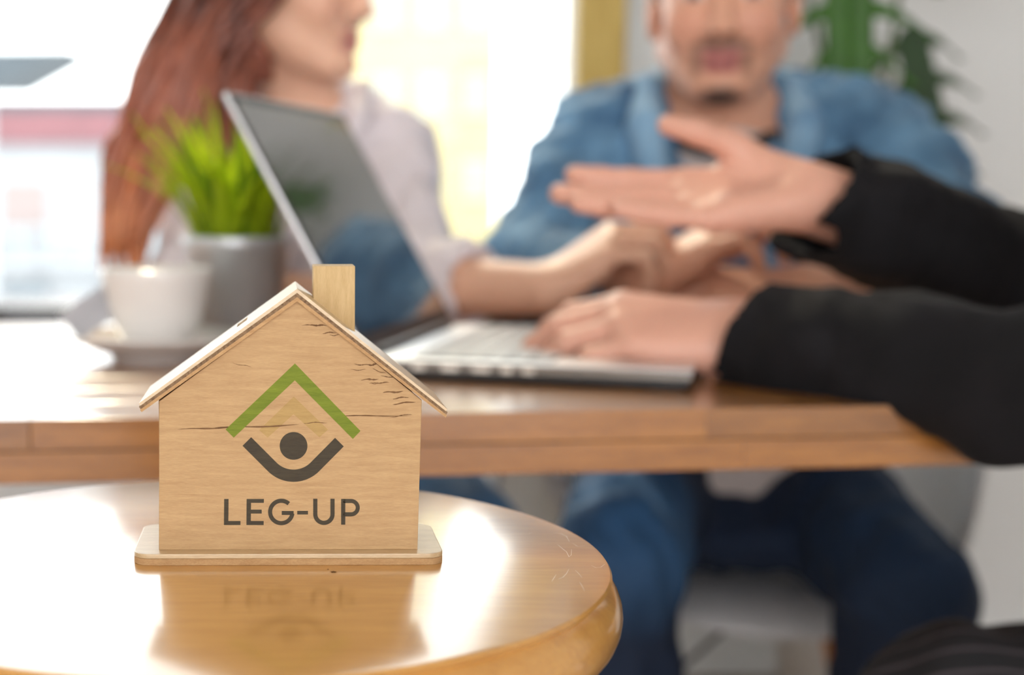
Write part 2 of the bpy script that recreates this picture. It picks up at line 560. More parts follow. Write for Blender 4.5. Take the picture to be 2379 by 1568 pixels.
def soft_mesh(name, prims, vox):
    pad = 4 * vox
    us = [p for p in prims if p['op'] == 'u']
    lo = np.min([p['lo'] for p in us], axis=0) - pad
    hi = np.max([p['hi'] for p in us], axis=0) + pad
    n = np.ceil((hi - lo) / vox).astype(int) + 1
    ax = [(lo[i] + vox * np.arange(n[i])).astype(np.float32) for i in range(3)]
    g = np.full(tuple(n), 1.0, np.float32)
    for p in prims:
        m = p['k'] + 3 * vox
        i0 = np.maximum(np.floor((p['lo'] - m - lo) / vox).astype(int), 0)
        i1 = np.minimum(np.ceil((p['hi'] + m - lo) / vox).astype(int) + 1, n)
        if np.any(i1 <= i0):
            continue
        X = ax[0][i0[0]:i1[0], None, None]
        Y = ax[1][None, i0[1]:i1[1], None]
        Z = ax[2][None, None, i0[2]:i1[2]]
        if p['t'] == 'c':
            a, ba = p['a'], p['b'] - p['a']
            dx, dy, dz = X - a[0], Y - a[1], Z - a[2]
            h = np.clip((dx * ba[0] + dy * ba[1] + dz * ba[2]) / max(float(ba @ ba), 1e-12), 0, 1)
            d = np.sqrt((dx - ba[0] * h) ** 2 + (dy - ba[1] * h) ** 2 + (dz - ba[2] * h) ** 2) - (p['ra'] + (p['rb'] - p['ra']) * h)
        else:
            rt = p['rot']
            dx, dy, dz = X - p['c'][0], Y - p['c'][1], Z - p['c'][2]
            q = [dx * rt[0, i] + dy * rt[1, i] + dz * rt[2, i] for i in range(3)]
            if p['t'] == 'e':
                r = p['r']
                k0 = np.sqrt(sum((q[i] / r[i]) ** 2 for i in range(3)))
                k1 = np.sqrt(sum((q[i] / r[i] ** 2) ** 2 for i in range(3)))
                d = k0 * (k0 - 1) / np.maximum(k1, 1e-6)
            else:
                q = [np.abs(q[i]) - p['h'][i] for i in range(3)]
                d = np.sqrt(sum(np.maximum(x, 0) ** 2 for x in q)) + np.minimum(np.maximum(np.maximum(q[0], q[1]), q[2]), 0) - p['rad']
        sl = g[i0[0]:i1[0], i0[1]:i1[1], i0[2]:i1[2]]
        k = max(p['k'], 1e-6)
        if p['op'] == 'u':
            h = np.maximum(k - np.abs(sl - d), 0) / k
            sl[...] = np.minimum(sl, d) - h * h * k * 0.25
        else:
            d = -d
            h = np.maximum(k - np.abs(sl - d), 0) / k
            sl[...] = np.maximum(sl, d) + h * h * k * 0.25
    # surface nets
    s = g < 0
    cnt = np.zeros(tuple(n - 1), np.int8)
    offs = [(i, j, k) for i in (0, 1) for j in (0, 1) for k in (0, 1)]
    for o in offs:
        cnt += s[o[0]:n[0] - 1 + o[0], o[1]:n[1] - 1 + o[1], o[2]:n[2] - 1 + o[2]]
    act = (cnt > 0) & (cnt < 8)
    ci, cj, ck = np.nonzero(act)
    vals = {o: g[ci + o[0], cj + o[1], ck + o[2]] for o in offs}
    acc = np.zeros((len(ci), 3))
    num = np.zeros(len(ci))
    for o in offs:
        for d in range(3):
            if o[d] == 0:
                o2 = tuple(1 if e == d else o[e] for e in range(3))
                a, b = vals[o], vals[o2]
                cr = (a < 0) != (b < 0)
                t = np.where(cr, a / np.where(cr, a - b, 1), 0)
                pos = np.empty((len(ci), 3))
                for e in range(3):
                    pos[:, e] = t if e == d else o[e]
                acc[cr] += pos[cr]
                num[cr] += 1
    vs = lo + vox * (np.stack([ci, cj, ck], 1) + acc / num[:, None])
    idx = np.full(tuple(n - 1), -1, np.int32)
    idx[ci, cj, ck] = np.arange(len(ci))
    quads = []
    for d in range(3):
        e1, e2 = (d + 1) % 3, (d + 2) % 3
        sa = [slice(None)] * 3
        sb = [slice(None)] * 3
        sa[d] = slice(0, n[d] - 1)
        sb[d] = slice(1, n[d])
        A, B = s[tuple(sa)], s[tuple(sb)]
        pi = np.stack(np.nonzero(A != B), 1)
        ok = (pi[:, e1] > 0) & (pi[:, e2] > 0) & (pi[:, e1] < n[e1] - 1) & (pi[:, e2] < n[e2] - 1)
        pi = pi[ok]
        flip = A[pi[:, 0], pi[:, 1], pi[:, 2]]
        q = []
        for (u, v) in ((0, 0), (-1, 0), (-1, -1), (0, -1)):
            c = pi.copy()
            c[:, e1] += u
            c[:, e2] += v
            q.append(idx[c[:, 0], c[:, 1], c[:, 2]])
        q = np.stack(q, 1)
        q[~flip] = q[~flip][:, ::-1]
        quads.append(q)
    q = np.concatenate(quads)
    q = q[(q >= 0).all(1)]
    me = bpy.data.meshes.new(name)
    me.vertices.add(len(vs))
    me.vertices.foreach_set('co', vs.astype(np.float32).ravel())
    me.loops.add(q.size)
    me.loops.foreach_set('vertex_index', q.ravel().astype(np.int32))
    me.polygons.add(len(q))
    me.polygons.foreach_set('loop_start', np.arange(0, q.size, 4, dtype=np.int32))
    me.polygons.foreach_set('loop_total', np.full(len(q), 4, np.int32))
    me.update(calc_edges=True)
    me.validate()
    return me


def get_co(me):
    a = np.empty(len(me.vertices) * 3, np.float32)
    me.vertices.foreach_get('co', a)
    return a.reshape(-1, 3).astype(float)


def wrinkle(me, amp, wl, seed, aniso=(1, 1, 1), mask=None):
    """soft cloth folds: displaces the surface along its normals"""
    rs = np.random.RandomState(seed)
    co = get_co(me)
    nr = np.empty(len(me.vertices) * 3, np.float32)
    me.vertices.foreach_get('normal', nr)
    nr = nr.reshape(-1, 3)
    h = np.zeros(len(co))
    warp = np.zeros_like(co)
    for i in range(3):
        d = rs.normal(size=3)
        warp += np.outer(np.sin(co @ d * (2 * math.pi / (wl * 3.5)) + rs.uniform(0, 6)), rs.normal(size=3)) * wl * 0.16
    q = (co + warp) * np.array(aniso)
    for i in range(7):
        d = rs.normal(size=3)
        d /= np.linalg.norm(d)
        w = wl * rs.uniform(0.6, 1.6)
        x = np.sin(q @ d * (2 * math.pi / w) + rs.uniform(0, 6))
        h += 1.3 * (1 - x * x) - 0.65
    h *= amp / 2.2
    if mask is not None:
        h *= mask(co)
    co = co + nr * h[:, None]
    me.vertices.foreach_set('co', co.astype(np.float32).ravel())
    me.update()


def paint(me, cols):
    at = me.color_attributes.new('Col', 'FLOAT_COLOR', 'POINT')
    c = np.ones((len(me.vertices), 4), np.float32)
    c[:, :3] = cols
    at.data.foreach_set('color', c.ravel())


def frame(f, n):
    """columns: s (thumb side), f (towards fingers), n (palm normal)"""
    f = Vector(f).normalized()
    n = Vector(n)
    n = (n - f * n.dot(f)).normalized()
    return f, n


def hand_prims(wrist, f, n, thumb_side, curls, spread=(0.10, 0.03, -0.04, -0.11), thumb=(0.75, 0.25, 0.15), scale=1.0, thumb_lift=0.3, tk=0.004, fat=1.0):
    """a palm and five fingers; curls = 4 x (knuckle, middle, end) bends in radians; returns solids + nail spots"""
    f, n = frame(RV(f), RV(n))
    s = f.cross(n).normalized()
    if s.dot(RV(thumb_side)) < 0:
        s = -s
    W = Vector(wrist)
    S = scale

    def at(x, y, z):
        return W + (s * x + f * y + n * z) * S
    pr = []
    # palm: fan of metacarpals
    kn = [(0.030, 0.089, -0.004), (0.010, 0.094, -0.007), (-0.011, 0.089, -0.006), (-0.030, 0.079, -0.002)]
    wb = [(0.018, 0.006, 0.0), (0.007, 0.004, -0.001), (-0.006, 0.004, -0.001), (-0.017, 0.006, 0.0)]
    for a, b in zip(wb, kn):
        pr.append(cone(at(*a), at(*b), 0.0145 * S, 0.0118 * S, 0.016 * S))
    pr.append(cone(at(-0.022, 0.02, 0.006), at(-0.029, 0.06, 0.004), 0.0125 * S, 0.0115 * S, 0.014 * S))   # heel of hand
    pr.append(cone(at(0.016, 0.018, 0.007), at(0.030, 0.045, 0.009), 0.0145 * S, 0.0135 * S, 0.014 * S))    # thumb ball
    L = [(0.043, 0.025, 0.021), (0.047, 0.029, 0.022), (0.043, 0.027, 0.021), (0.034, 0.020, 0.019)]
    rad = [0.0092 * fat, 0.0095 * fat, 0.0090 * fat, 0.0080 * fat]
    nails = []
    for i in range(4):
        sp = spread[i]
        d = (f * math.cos(sp) + s * math.sin(sp)).normalized()
        p = at(*kn[i])
        ang = 0.0
        r = rad[i] * S
        for j in range(3):
            ang += curls[i][j]
            dd = d * math.cos(ang) + n * math.sin(ang)
            q = p + dd * (L[i][j] * S)
            r2 = r * (0.94 if j < 2 else 0.90)
            pr.append(cone(p, q, r * 1.02, r2, tk * S))
            p, r = q, r2
        out = (-n * math.cos(ang) + d * math.sin(ang)).normalized()
        nails.append((p + out * r * 0.7 - dd * 0.003, r * 0.85))
    # thumb
    a0 = at(0.020, 0.018, 0.006)
    ab, b1, b2 = thumb
    d0 = (f * math.cos(ab) + s * math.sin(ab) + n * thumb_lift).normalized()
    d1 = (f * math.cos(ab - b1) + s * math.sin(ab - b1) + n * thumb_lift * 0.8).normalized()
    d2 = (f * math.cos(ab - b1 - b2) + s * math.sin(ab - b1 - b2) + n * thumb_lift * 0.6).normalized()
    a1 = a0 + d0 * 0.042 * S
    a2 = a1 + d1 * 0.034 * S
    a3 = a2 + d2 * 0.026 * S
    pr += [cone(a0, a1, 0.0150 * S, 0.0120 * S, 0.012 * S), cone(a1, a2, 0.0115 * S, 0.0100 * S, 0.006 * S), cone(a2, a3, 0.0102 * S, 0.0082 * S, 0.004 * S)]
    return pr, nails


def head_prims(H, fwd, up=(0, 0, 1), S=1.0, nose=1.0, jaw=1.0):
    """a head with brow, eye sockets, nose, lips, chin and ears; local axes x = right of face, y = forward, z = up"""
    y = RV(fwd).normalized()
    z = Vector(up)
    z = (z - y * z.dot(y)).normalized()
    x = y.cross(z)
    rot = np.array([[x[i], y[i], z[i]] for i in range(3)])
    H = np.array(H, float)

    def T(p):
        return H + rot @ (np.array(p) * S)

    def E(c, r, k, op='u'):
        return ell(T(c), np.array(r) * S, rot, k * S, op)

    def C(a, b, ra, rb, k):
        return cone(T(a), T(b), ra * S, rb * S, k * S)
    pr = [E((0, -0.012, 0.032), (0.074, 0.094, 0.086), 0.02), E((0, 0.028, -0.03), (0.060, 0.062, 0.082), 0.03)]
    for sx in (-1, 1):
        pr.append(C((sx * 0.052 * jaw, -0.004, -0.052), (sx * 0.020 * jaw, 0.066, -0.096), 0.020, 0.017, 0.022))
        pr.append(E((sx * 0.036, 0.060, -0.030), (0.024, 0.022, 0.024), 0.02))
        pr.append(C((sx * 0.014, 0.084, 0.019), (sx * 0.046, 0.068, 0.021), 0.008, 0.008, 0.012))
    pr.append(E((0, 0.073, -0.097), (0.022 * jaw, 0.020, 0.017), 0.016))
    for sx in (-1, 1):
        pr.append(E((sx * 0.031, 0.094, 0.002), (0.017, 0.014, 0.011), 0.012, 's'))
        pr.append(E((sx * 0.031, 0.070, 0.001), (0.0135, 0.0135, 0.0125), 0.002))
        pr.append(E((sx * 0.077, -0.012, -0.012), (0.008, 0.019, 0.031), 0.006))
        pr.append(E((sx * 0.0135, 0.094, -0.038), (0.008 * nose, 0.009, 0.007), 0.006))
    pr.append(C((0, 0.086, 0.008), (0, 0.106, -0.034), 0.0075, 0.0108 * nose, 0.012))
    for sx in (-1, 1):
        pr.append(C((0, 0.0925, -0.0630), (sx * 0.027, 0.079, -0.0615), 0.0050, 0.0030, 0.005))
        pr.append(C((0, 0.0905, -0.0745), (sx * 0.024, 0.079, -0.0650), 0.0060, 0.0034, 0.005))
    return pr, rot, H, S


def local(co, rot, H, S):
    return ((co - H) @ rot) / S


def mixc(c, m, new):
    return c * (1 - m[:, None]) + np.array(new) * m[:, None]


def blobmask(p, c, r, soft=0.35):
    d = np.sqrt((((p - np.array(c)) / np.array(r)) ** 2).sum(1))
    return np.clip((1 + soft - d) / (2 * soft), 0, 1)


# ================================================================== the room
def clip_poly(poly, x0, x1, y0, y1):
    def cut(ps, f):
        out = []
        for i in range(len(ps)):
            a, b = ps[i], ps[(i + 1) % len(ps)]
            fa, fb = f(a), f(b)
            if fa >= 0:
                out.append(a)
            if (fa > 0 and fb < 0) or (fa < 0 and fb > 0):
                t = fa / (fa - fb)
                out.append((a[0] + (b[0] - a[0]) * t, a[1] + (b[1] - a[1]) * t))
        return out
    for f in (lambda p: p[0] - x0, lambda p: x1 - p[0], lambda p: p[1] - y0, lambda p: y1 - p[1]):
        poly = cut(poly, f)
        if len(poly) < 3:
            return []
    return poly


def round_rect(x0, x1, y0, y1, r, n=8):
    out = []
    for (cx, cy, a0) in ((x1 - r, y1 - r, 0), (x0 + r, y1 - r, 90), (x0 + r, y0 + r, 180), (x1 - r, y0 + r, 270)):
        for i in range(n + 1):
            a = R(a0 + 90 * i / n)
            out.append((cx + r * math.cos(a), cy + r * math.sin(a)))
    return out


WY = 2.60                                   # window wall
RX0, RX1, RY0 = -3.0, 3.0, -5.5             # side walls; unseen end behind the camera left open for sky fill
floor = tag(box('floor', (RX0, RY0, -0.12), (RX1, WY + 0.2, -0.004), M['grout']), kind='structure')
tile_me = bm_mesh('tile', box_bm((-0.197, -0.197, -0.006), (0.197, 0.197, 0.0), 0.002, 1))
tile_me.materials.append(M['floor_tile'])
for i in range(-4, 8):
    for j in range(-4, 7):
        x, y = i * 0.4, 0.2 + j * 0.4
        if RX0 + 0.2 <= x <= RX1 - 0.2 and RY0 + 0.2 <= y <= WY - 0.19:
            o = bpy.data.objects.new('tile', tile_me)
            COL.objects.link(o)
            o.parent = floor
            o.location = (x, y, 0.0)
tag(box('ceiling', (RX0, RY0, 2.75), (RX1, WY + 0.2, 2.87), M['ceiling']), kind='structure')
tag(box('wall_left', (RX0 - 0.15, RY0, -0.1), (RX0, WY + 0.2, 2.87), M['wall']), kind='structure')
tag(box('wall_right', (RX1, RY0, -0.1), (RX1 + 0.15, WY + 0.2, 2.87), M['wall']), kind='structure')
WX0, WX1, WZ0, WZ1 = -2.85, P(1327, 460, WY).x, 0.655, 2.50
POST = P(1432, 460, WY).x
bm = box_bm((RX0, WY, -0.1), (WX1, WY + 0.2, WZ0))
box_bm((RX0, WY, WZ1), (WX1, WY + 0.2, 2.87), bm=bm)
box_bm((RX0, WY, WZ0), (WX0, WY + 0.2, WZ1), bm=bm)
box_bm((WX1, WY, -0.1), (RX1, WY + 0.2, 2.87), bm=bm)
tag(link('wall_back', bm_mesh('wall_back', bm), M['wall']), kind='structure')
tag(box('trim_1', (WX1 - 0.004, WY - 0.05, 0.0), (POST, WY, 2.75), M['post_wood'], bev=0.004), 'wooden post beside the window, tinted with yellow flare light', kind='structure')
tag(box('baseboard_back', (POST + 0.002, WY - 0.015, 0.0), (RX1, WY, 0.09), M['wall'], bev=0.003), kind='structure')
win = tag(empty('window_1', ((WX0 + WX1) / 2, WY + 0.08, WZ0)), kind='structure')
box('bottom_rail', (WX0, WY - 0.02, WZ0), (WX1, WY + 0.12, WZ0 + 0.032), M['frame_dark'], win, 0.003, True)
box('top_rail', (WX0, WY + 0.02, WZ1 - 0.04), (WX1, WY + 0.12, WZ1), M['frame_dark'], win, 0.003, True)
box('sill_board', (WX0, WY - 0.28, WZ0 + 0.028), (WX1 - 0.006, WY - 0.02, WZ0 + 0.060), M['sill'], win, 0.004, True)
mull = [WX0, -1.30, 0.02, WX1 - 0.004]
for x in mull[:-1]:
    box('mullion', (x, WY + 0.04, WZ0 + 0.032), (x + 0.03, WY + 0.10, WZ1 - 0.04), M['frame_dark'], win, 0.003, True)
for a, b in zip(mull[:-1], mull[1:]):
    box('pane', (a + 0.03, WY + 0.066, WZ0 + 0.032), (b, WY + 0.072, WZ1 - 0.04), M['glass'], win, 0, True)

# ------------------------------------------------------------------ outside
tag(box('ground', (-90, 6, -9.2), (90, 140, -9.0), M['street']), 'pale street far below the window', kind='structure')


def far_building(label, x0, x1, y, z0, z1, wall, cols, rows, storey, win_w, win_h, zoff, band=None, shutters=False, rails=False, glass=M['b_glass']):
    b = tag(empty('building', ((x0 + x1) / 2, y + 5, z0)), label, 'building')
    box('facade', (x0, y, z0), (x1, y + 10, z1), wall, b, 0, True)
    if band:
        box('roof_fascia', (x0 - 0.4, y - 0.7, z1 - 0.1), (x1 + 0.4, y + 10.4, z1 + 0.75), band, b, 0.05, True)
        box('parapet', (x0 - 0.2, y - 0.4, z1 + 0.75), (x1 + 0.2, y + 10, z1 + 1.1), M['b_grey'], b, 0.05, True)
    pitch = (x1 - x0) / cols
    for r in range(rows):
        zc = zoff - r * storey
        for c in range(cols):
            xc = x0 + pitch * (c + 0.5)
            w = box('window', (xc - win_w / 2, y - 0.12, zc - win_h / 2), (xc + win_w / 2, y + 0.05, zc + win_h / 2), M['b_white'], b, 0, True)
            box('pane', (xc - win_w / 2 + 0.12, y - 0.16, zc - win_h / 2 + 0.12), (xc + win_w / 2 - 0.12, y - 0.1, zc + win_h / 2 - 0.12), M['b_shutter'] if shutters and (c + r) % 3 == 1 else glass, w, 0, True)
        if rails:
            box('balcony_slab', (x0, y - 1.0, zc - win_h / 2 - 0.75), (x1, y, zc - win_h / 2 - 0.55), M['b_white'], b, 0, True)
            rl = box('balcony_rail', (x0, y - 1.0, zc - win_h / 2 + 0.25), (x1, y - 0.94, zc - win_h / 2 + 0.33), M['b_rail'], b, 0, True)
            for k in range(int((x1 - x0) / 0.9)):
                box('baluster', (x0 + k * 0.9, y - 0.99, zc - win_h / 2 - 0.55), (x0 + k * 0.9 + 0.1, y - 0.95, zc - win_h / 2 + 0.25), M['b_rail'], rl, 0, True)
    return b


far_building('white building with a dull red roof edge seen left through the window', -20, -0.35, 40, -9, 2.5, M['b_white'], 7, 3, 2.9, 1.5, 1.7, 0.6, M['b_red'], True, True)
far_building('tall cream building beyond the middle of the window', 1.2, 8.45, 58, -9, 26, M['b_cream_sunlit'], 4, 9, 3.4, 1.1, 1.6, 22.0, glass=M['b_glass_pale'])
gp = tag(empty('canopy_roof', (-4.9, 22, 2.0)), 'slate grey canopy roof on posts beyond the far left of the window', 'canopy')
me = mesh_from('canopy_top', [(-9, 20, 2.9), (-3.2, 21, 3.05), (-3.2, 24, 3.2), (-9, 24, 3.2), (-9, 20, 2.35), (-4.3, 21, 2.5), (-4.3, 24, 2.6), (-9, 24, 2.6)],
               [(0, 1, 2, 3), (7, 6, 5, 4), (0, 4, 5, 1), (1, 5, 6, 2), (2, 6, 7, 3), (3, 7, 4, 0)])
link('canopy_top', me, M['b_grey'], gp, True)
for x in (-8.6, -4.7):
    box('post', (x, 22, -9), (x + 0.15, 22.15, 2.75), M['b_white'], gp, 0, True)

# ================================================================== long wooden table
ZT = 0.75
TA = R(6.0)
table = tag(empty('long_table', (Q(-0.060, 0.921)[0], 0.921, 0), TA), 'long lacquered wooden table of laminated staves behind the toy house', 'table')
TX0, TX1, TD = -0.95, 0.665, 0.70
outline = round_rect(TX0, TX1, 0.0, TD, 0.035)
rs = random.Random(3)
for layer, (z0, z1, inset) in enumerate(((ZT - 0.0205, ZT, 0.0), (ZT - 0.042, ZT - 0.0213, 0.0008))):
    yb = 0.0
    row = 0
    while yb < TD - 1e-6:
        w = min(0.07, TD - yb)
        xs = [TX0]
        x = TX0 + (0.30 if layer == 0 else 0.19) + 0.13 * (row % 3)
        while x < TX1 - 0.12:
            xs.append(x)
            x += rs.uniform(0.36, 0.52)
        xs.append(TX1)
        for a, b in zip(xs[:-1], xs[1:]):
            pl = clip_poly(outline, a + 0.0001, b - 0.0001, yb + (0.0001 if yb > 0 else inset), yb + w - 0.0001)
            if len(pl) >= 3:
                link('stave', bm_mesh('stave', prism_bm(pl, 'z', z0, z1, bev=0.0007)), M['oak'], table)
        yb += w
        row += 1
for x, y in ((-0.86, 0.07), (-0.86, 0.63), (0.575, 0.125)):
    box('leg', (x - 0.024, y - 0.024, 0.0), (x + 0.024, y + 0.024, ZT - 0.042), M['oak'], table, 0.004)

# ================================================================== round side table
SC = Vector((Q(-0.115, 0.553)[0], 0.553, 0))
stool = tag(empty('round_side_table', SC), 'small round honey-coloured lacquered table under the toy house', 'table')
prof = [(0, ZT - 0.030), (0.120, ZT - 0.030)]
for i in range(13):
    a = R(-90 + 180 * i / 12)
    prof.append((0.1425 + 0.0128 * math.cos(a) if i < 12 else 0.1475, ZT - 0.0160 + 0.014 * math.sin(a)))
prof += [(0.1475 - 0.002, ZT - 0.0012), (0.146, ZT - 0.0003), (0.144, ZT), (0.0, ZT)]
prof = prof[:13] + [(0.1510, ZT - 0.0014), (0.1502, ZT - 0.0003), (0.1488, ZT), (0.0, ZT)]
top = link('table_top', bm_mesh('table_top', lathe(prof, 160)), M['honey'], stool, smooth=True)
top.data.set_sharp_from_angle(angle=R(40))
link('pedestal', bm_mesh('pedestal', lathe([(0, 0.03), (0.05, 0.03), (0.028, 0.07), (0.022, 0.35), (0.028, 0.66), (0.06, ZT - 0.030), (0, ZT - 0.030)], 32)), M['honey'], stool, smooth=True)
link('foot_disc', bm_mesh('foot_disc', lathe([(0, 0), (0.135, 0), (0.14, 0.012), (0.12, 0.026), (0.05, 0.03), (0, 0.03)], 48)), M['honey'], stool, smooth=True)


def nick(px, py, rx, ry):
    v = P(px, py, 0.5)
    d = v - Vector((0, 0, CAMZ))
    t = (ZT - CAMZ) / d.z
    p = Vector((0, 0, CAMZ)) + d * t
    b = bmesh.new()
    bmesh.ops.create_circle(b, cap_ends=True, segments=14, radius=1)
    for w in b.verts:
        j = 1 + 0.25 * math.sin(5 * math.atan2(w.co.y, w.co.x))
        w.co = Vector((p.x + w.co.x * rx * j, p.y + w.co.y * ry * j, ZT + 0.00012))
    o = link('dark_nick', bm_mesh('dark_nick', b), M['streak'], stool, True)


def on_top(px, py):
    v = P(px, py, 0.5)
    d = v - Vector((0, 0, CAMZ))
    return Vector((0, 0, CAMZ)) + d * ((ZT - CAMZ) / d.z)


for path in ([(1288, 1238), (1303, 1240), (1316, 1246), (1323, 1259)], [(1295, 1265), (1308, 1276), (1316, 1282), (1322, 1294), (1327, 1290), (1328, 1276)],
             [(1282, 1351), (1287, 1343), (1292, 1335)], [(1297, 1346), (1308, 1341), (1316, 1333), (1322, 1322)], [(1346, 1352), (1352, 1361), (1358, 1373)],
             [(1374, 1314), (1384, 1319), (1396, 1318), (1406, 1310)], [(1336, 1325), (1344, 1332), (1352, 1342)], [(1228, 1240), (1236, 1238)], [(1330, 1262), (1342, 1270), (1360, 1268)]):
    b = bmesh.new()
    pr = None
    for i, q in enumerate(path):
        c = on_top(*q)
        a_, b_ = on_top(*path[max(i - 1, 0)]), on_top(*path[min(i + 1, len(path) - 1)])
        dd = (b_ - a_).normalized()
        w_ = Vector((-dd.y, dd.x, 0)) * (0.00010 if 0 < i < len(path) - 1 else 0.00003)
        row = [b.verts.new(c + w_ + Vector((0, 0, 0.00008))), b.verts.new(c - w_ + Vector((0, 0, 0.00008)))]
        if pr:
            b.faces.new((pr[0], pr[1], row[1], row[0]))
        pr = row
    link('scratch', bm_mesh('scratch', b), M['scratch'], stool, True)
nick(775, 1329, 0.0011, 0.0012)
nick(762, 1323, 0.0004, 0.0005)

# ================================================================== toy house
HA = R(0.5)
hx, hy = P(672, 1277, 0.54).x, 0.540
house = tag(empty('toy_house', (hx, hy, ZT), HA), 'small plywood toy house with chimney, printed LEG-UP in dark letters', 'toy house')
HM = Matrix.Translation((hx, hy, ZT)) @ Matrix.Rotation(HA, 4, 'Z')
HMI = HM.inverted()


def HF(px, py, yl=0.0):
    """photo pixel -> point (x, z) on the house's own plane y = yl"""
    c = HMI @ Vector((0, 0, CAMZ))
    d = (HMI @ P(px, py, 1.0)) - c
    t = (yl - c.y) / d.y
    p = c + d * t
    return (p.x, p.z)


BZ = 0.0045
hb = round_rect(HF(308, 1290, -0.0065)[0], HF(1032, 1290, -0.0065)[0], -0.0065, 0.0440, 0.0065)
base = link('base_board', bm_mesh('base_board', prism_bm(hb, 'z', 0.0, 0.0026, bev=0.0003)), M['ply_edge'], house)
link('base_veneer', bm_mesh('base_veneer', prism_bm(hb, 'z', 0.0026, BZ, bev=0.0004)), M['ply_top'], base)
F = [HF(369, 1277), HF(970, 1277), HF(980, 930), HF(690.5, 696), HF(370, 932)]
F = [(F[0][0], BZ), (F[1][0], BZ)] + F[2:]
fw = link('front_wall', bm_mesh('front_wall', prism_bm(F, 'y', 0.0, 0.003, bev=0.00025)), M['ply'], house)
Bk = [(p[0] * 0.995, p[1]) for p in F]
link('back_wall', bm_mesh('back_wall', prism_bm(Bk, 'y', 0.036, 0.039, bev=0.00025)), M['ply'], house)
for (x0, x1, zt) in ((F[0][0], F[0][0] + 0.003, F[4][1]), (F[1][0] - 0.003, F[1][0], F[2][1])):
    box('side_wall', (x0 + 0.0002, 0.003, BZ), (x1 - 0.0002, 0.036, zt), M['ply'], house, 0.0002)

RT, RB = HF(690, 671, -0.0018), HF(690.5, 700, -0.0018)
ends = {'l': (HF(317, 941, -0.0018), HF(329, 957.5, -0.0018)), 'r': (HF(1044.5, 954.5, -0.0018), HF(1035.5, 970, -0.0018))}


def lerp2(a, b, t):
    return (a[0] + (b[0] - a[0]) * t, a[1] + (b[1] - a[1]) * t)


RY_F, RY_B = -0.0018, 0.0480
for side in ('l', 'r'):
    Et, Eb = ends[side]
    root = empty('roof_panel')
    root.parent = house
    for nm, f0, f1, mt in (('top_veneer', 0.0, 0.32, M['ply_top']), ('core', 0.32, 0.66, M['ply_core']), ('bottom_veneer', 0.66, 1.0, M['ply_edge'])):
        def RQ(s, f):
            return lerp2(lerp2(RT, RB, f), lerp2(Et, Eb, f), s)
        bm = bmesh.new()
        e = 0.985 if nm == 'top_veneer' else (0.995 if nm == 'core' else 1.0)
        if side == 'l':
            s0, s1 = (690 - 571) / 373.0, (690 - 546) / 373.0
            pieces = [(0, s0, RY_F, RY_B), (s1, e, RY_F, RY_B), (s0, s1, RY_F, 0.026), (s0, s1, 0.040, RY_B)]
        else:
            pieces = [(0, e, RY_F, RY_B)]
        for (a, b, y0, y1) in pieces:
            prism_bm([RQ(a, f0), RQ(b, f0), RQ(b, f1), RQ(a, f1)], 'y', y0, y1, bm=bm)
        bmesh.ops.remove_doubles(bm, verts=bm.verts[:], dist=1e-6)
        link(nm, bm_mesh(nm, bm), mt, root)
cy = 0.0235
c0, c1 = HF(727.5, 690, cy), HF(824.5, 768, cy)
ct = HF(776, 618, cy)[1]
cw = c1[0] - c0[0]
zr = lambda x: RT[1] + (x - RT[0]) * (ends['r'][0][1] - RT[1]) / (ends['r'][0][0] - RT[0]) - 0.0008
link('chimney', bm_mesh('chimney', prism_bm([(c0[0], zr(c0[0])), (c1[0], zr(c1[0])), (c1[0], ct), (c0[0], ct)], 'y', cy, cy + 0.017, bev=0.0004)), M['ply_v'], house)

# printed emblem and letters
INK0, INK1 = -0.00010, 0.00002


def shape(name, polys, mat, parent, y0=INK0):
    bm = bmesh.new()
    for pl in polys:
        prism_bm([HF(*p) for p in pl], 'y', y0, INK1, bm=bm)
    return link(name, bm_mesh(name, bm), mat, parent)


def arc(cx, cy_, r, a0, a1, n=24):
    return [(cx + r * math.cos(R(a0 + (a1 - a0) * i / n)), cy_ - r * math.sin(R(a0 + (a1 - a0) * i / n))) for i in range(n + 1)]


def ribbon(path, w):
    """quads along a pixel path of the given width"""
    pts = [Vector(p) for p in path]
    L_, R_ = [], []
    for i, p in enumerate(pts):
        a = pts[max(i - 1, 0)]
        b = pts[min(i + 1, len(pts) - 1)]
        d = (b - a).normalized()
        nrm = Vector((-d.y, d.x)) * (w / 2)
        L_.append(p + nrm)
        R_.append(p - nrm)
    return [[tuple(x) for x in L_ + R_[::-1]]]


shape('green_chevron', [[(685.2, 844.2), (837.4, 1001), (819.7, 1019.6), (685, 883.5), (543, 1016.6), (524.2, 997.5)]], M['ink_green'], fw)
shape('faint_arrow', [[(682.4, 921), (762, 998), (742, 1016), (682, 962), (622, 1016.5), (602, 999)]], M['ink_faint'], fw, -0.00006)
shape('dot', [arc(682, 1035.8, 32.2, 0, 352, 44)], M['ink_dark'], fw)
r_ = 70.0
sm = [(573.5, 1025.5)] + arc(682, 1105 - r_, r_, 225, 315, 30) + [(788.5, 1027.0)]
shape('cradle_arc', ribbon(sm, 28.3), M['ink_dark'], fw)
YT, YB = 1159.0, 1219.5


def letter(nm, polys):
    o = shape('letter', polys, M['ink_dark'], fw)
    o['label'] = 'dark printed letter ' + nm


def rect(x0, y0, x1, y1):
    return [(x0, y0), (x1, y0), (x1, y1), (x0, y1)]


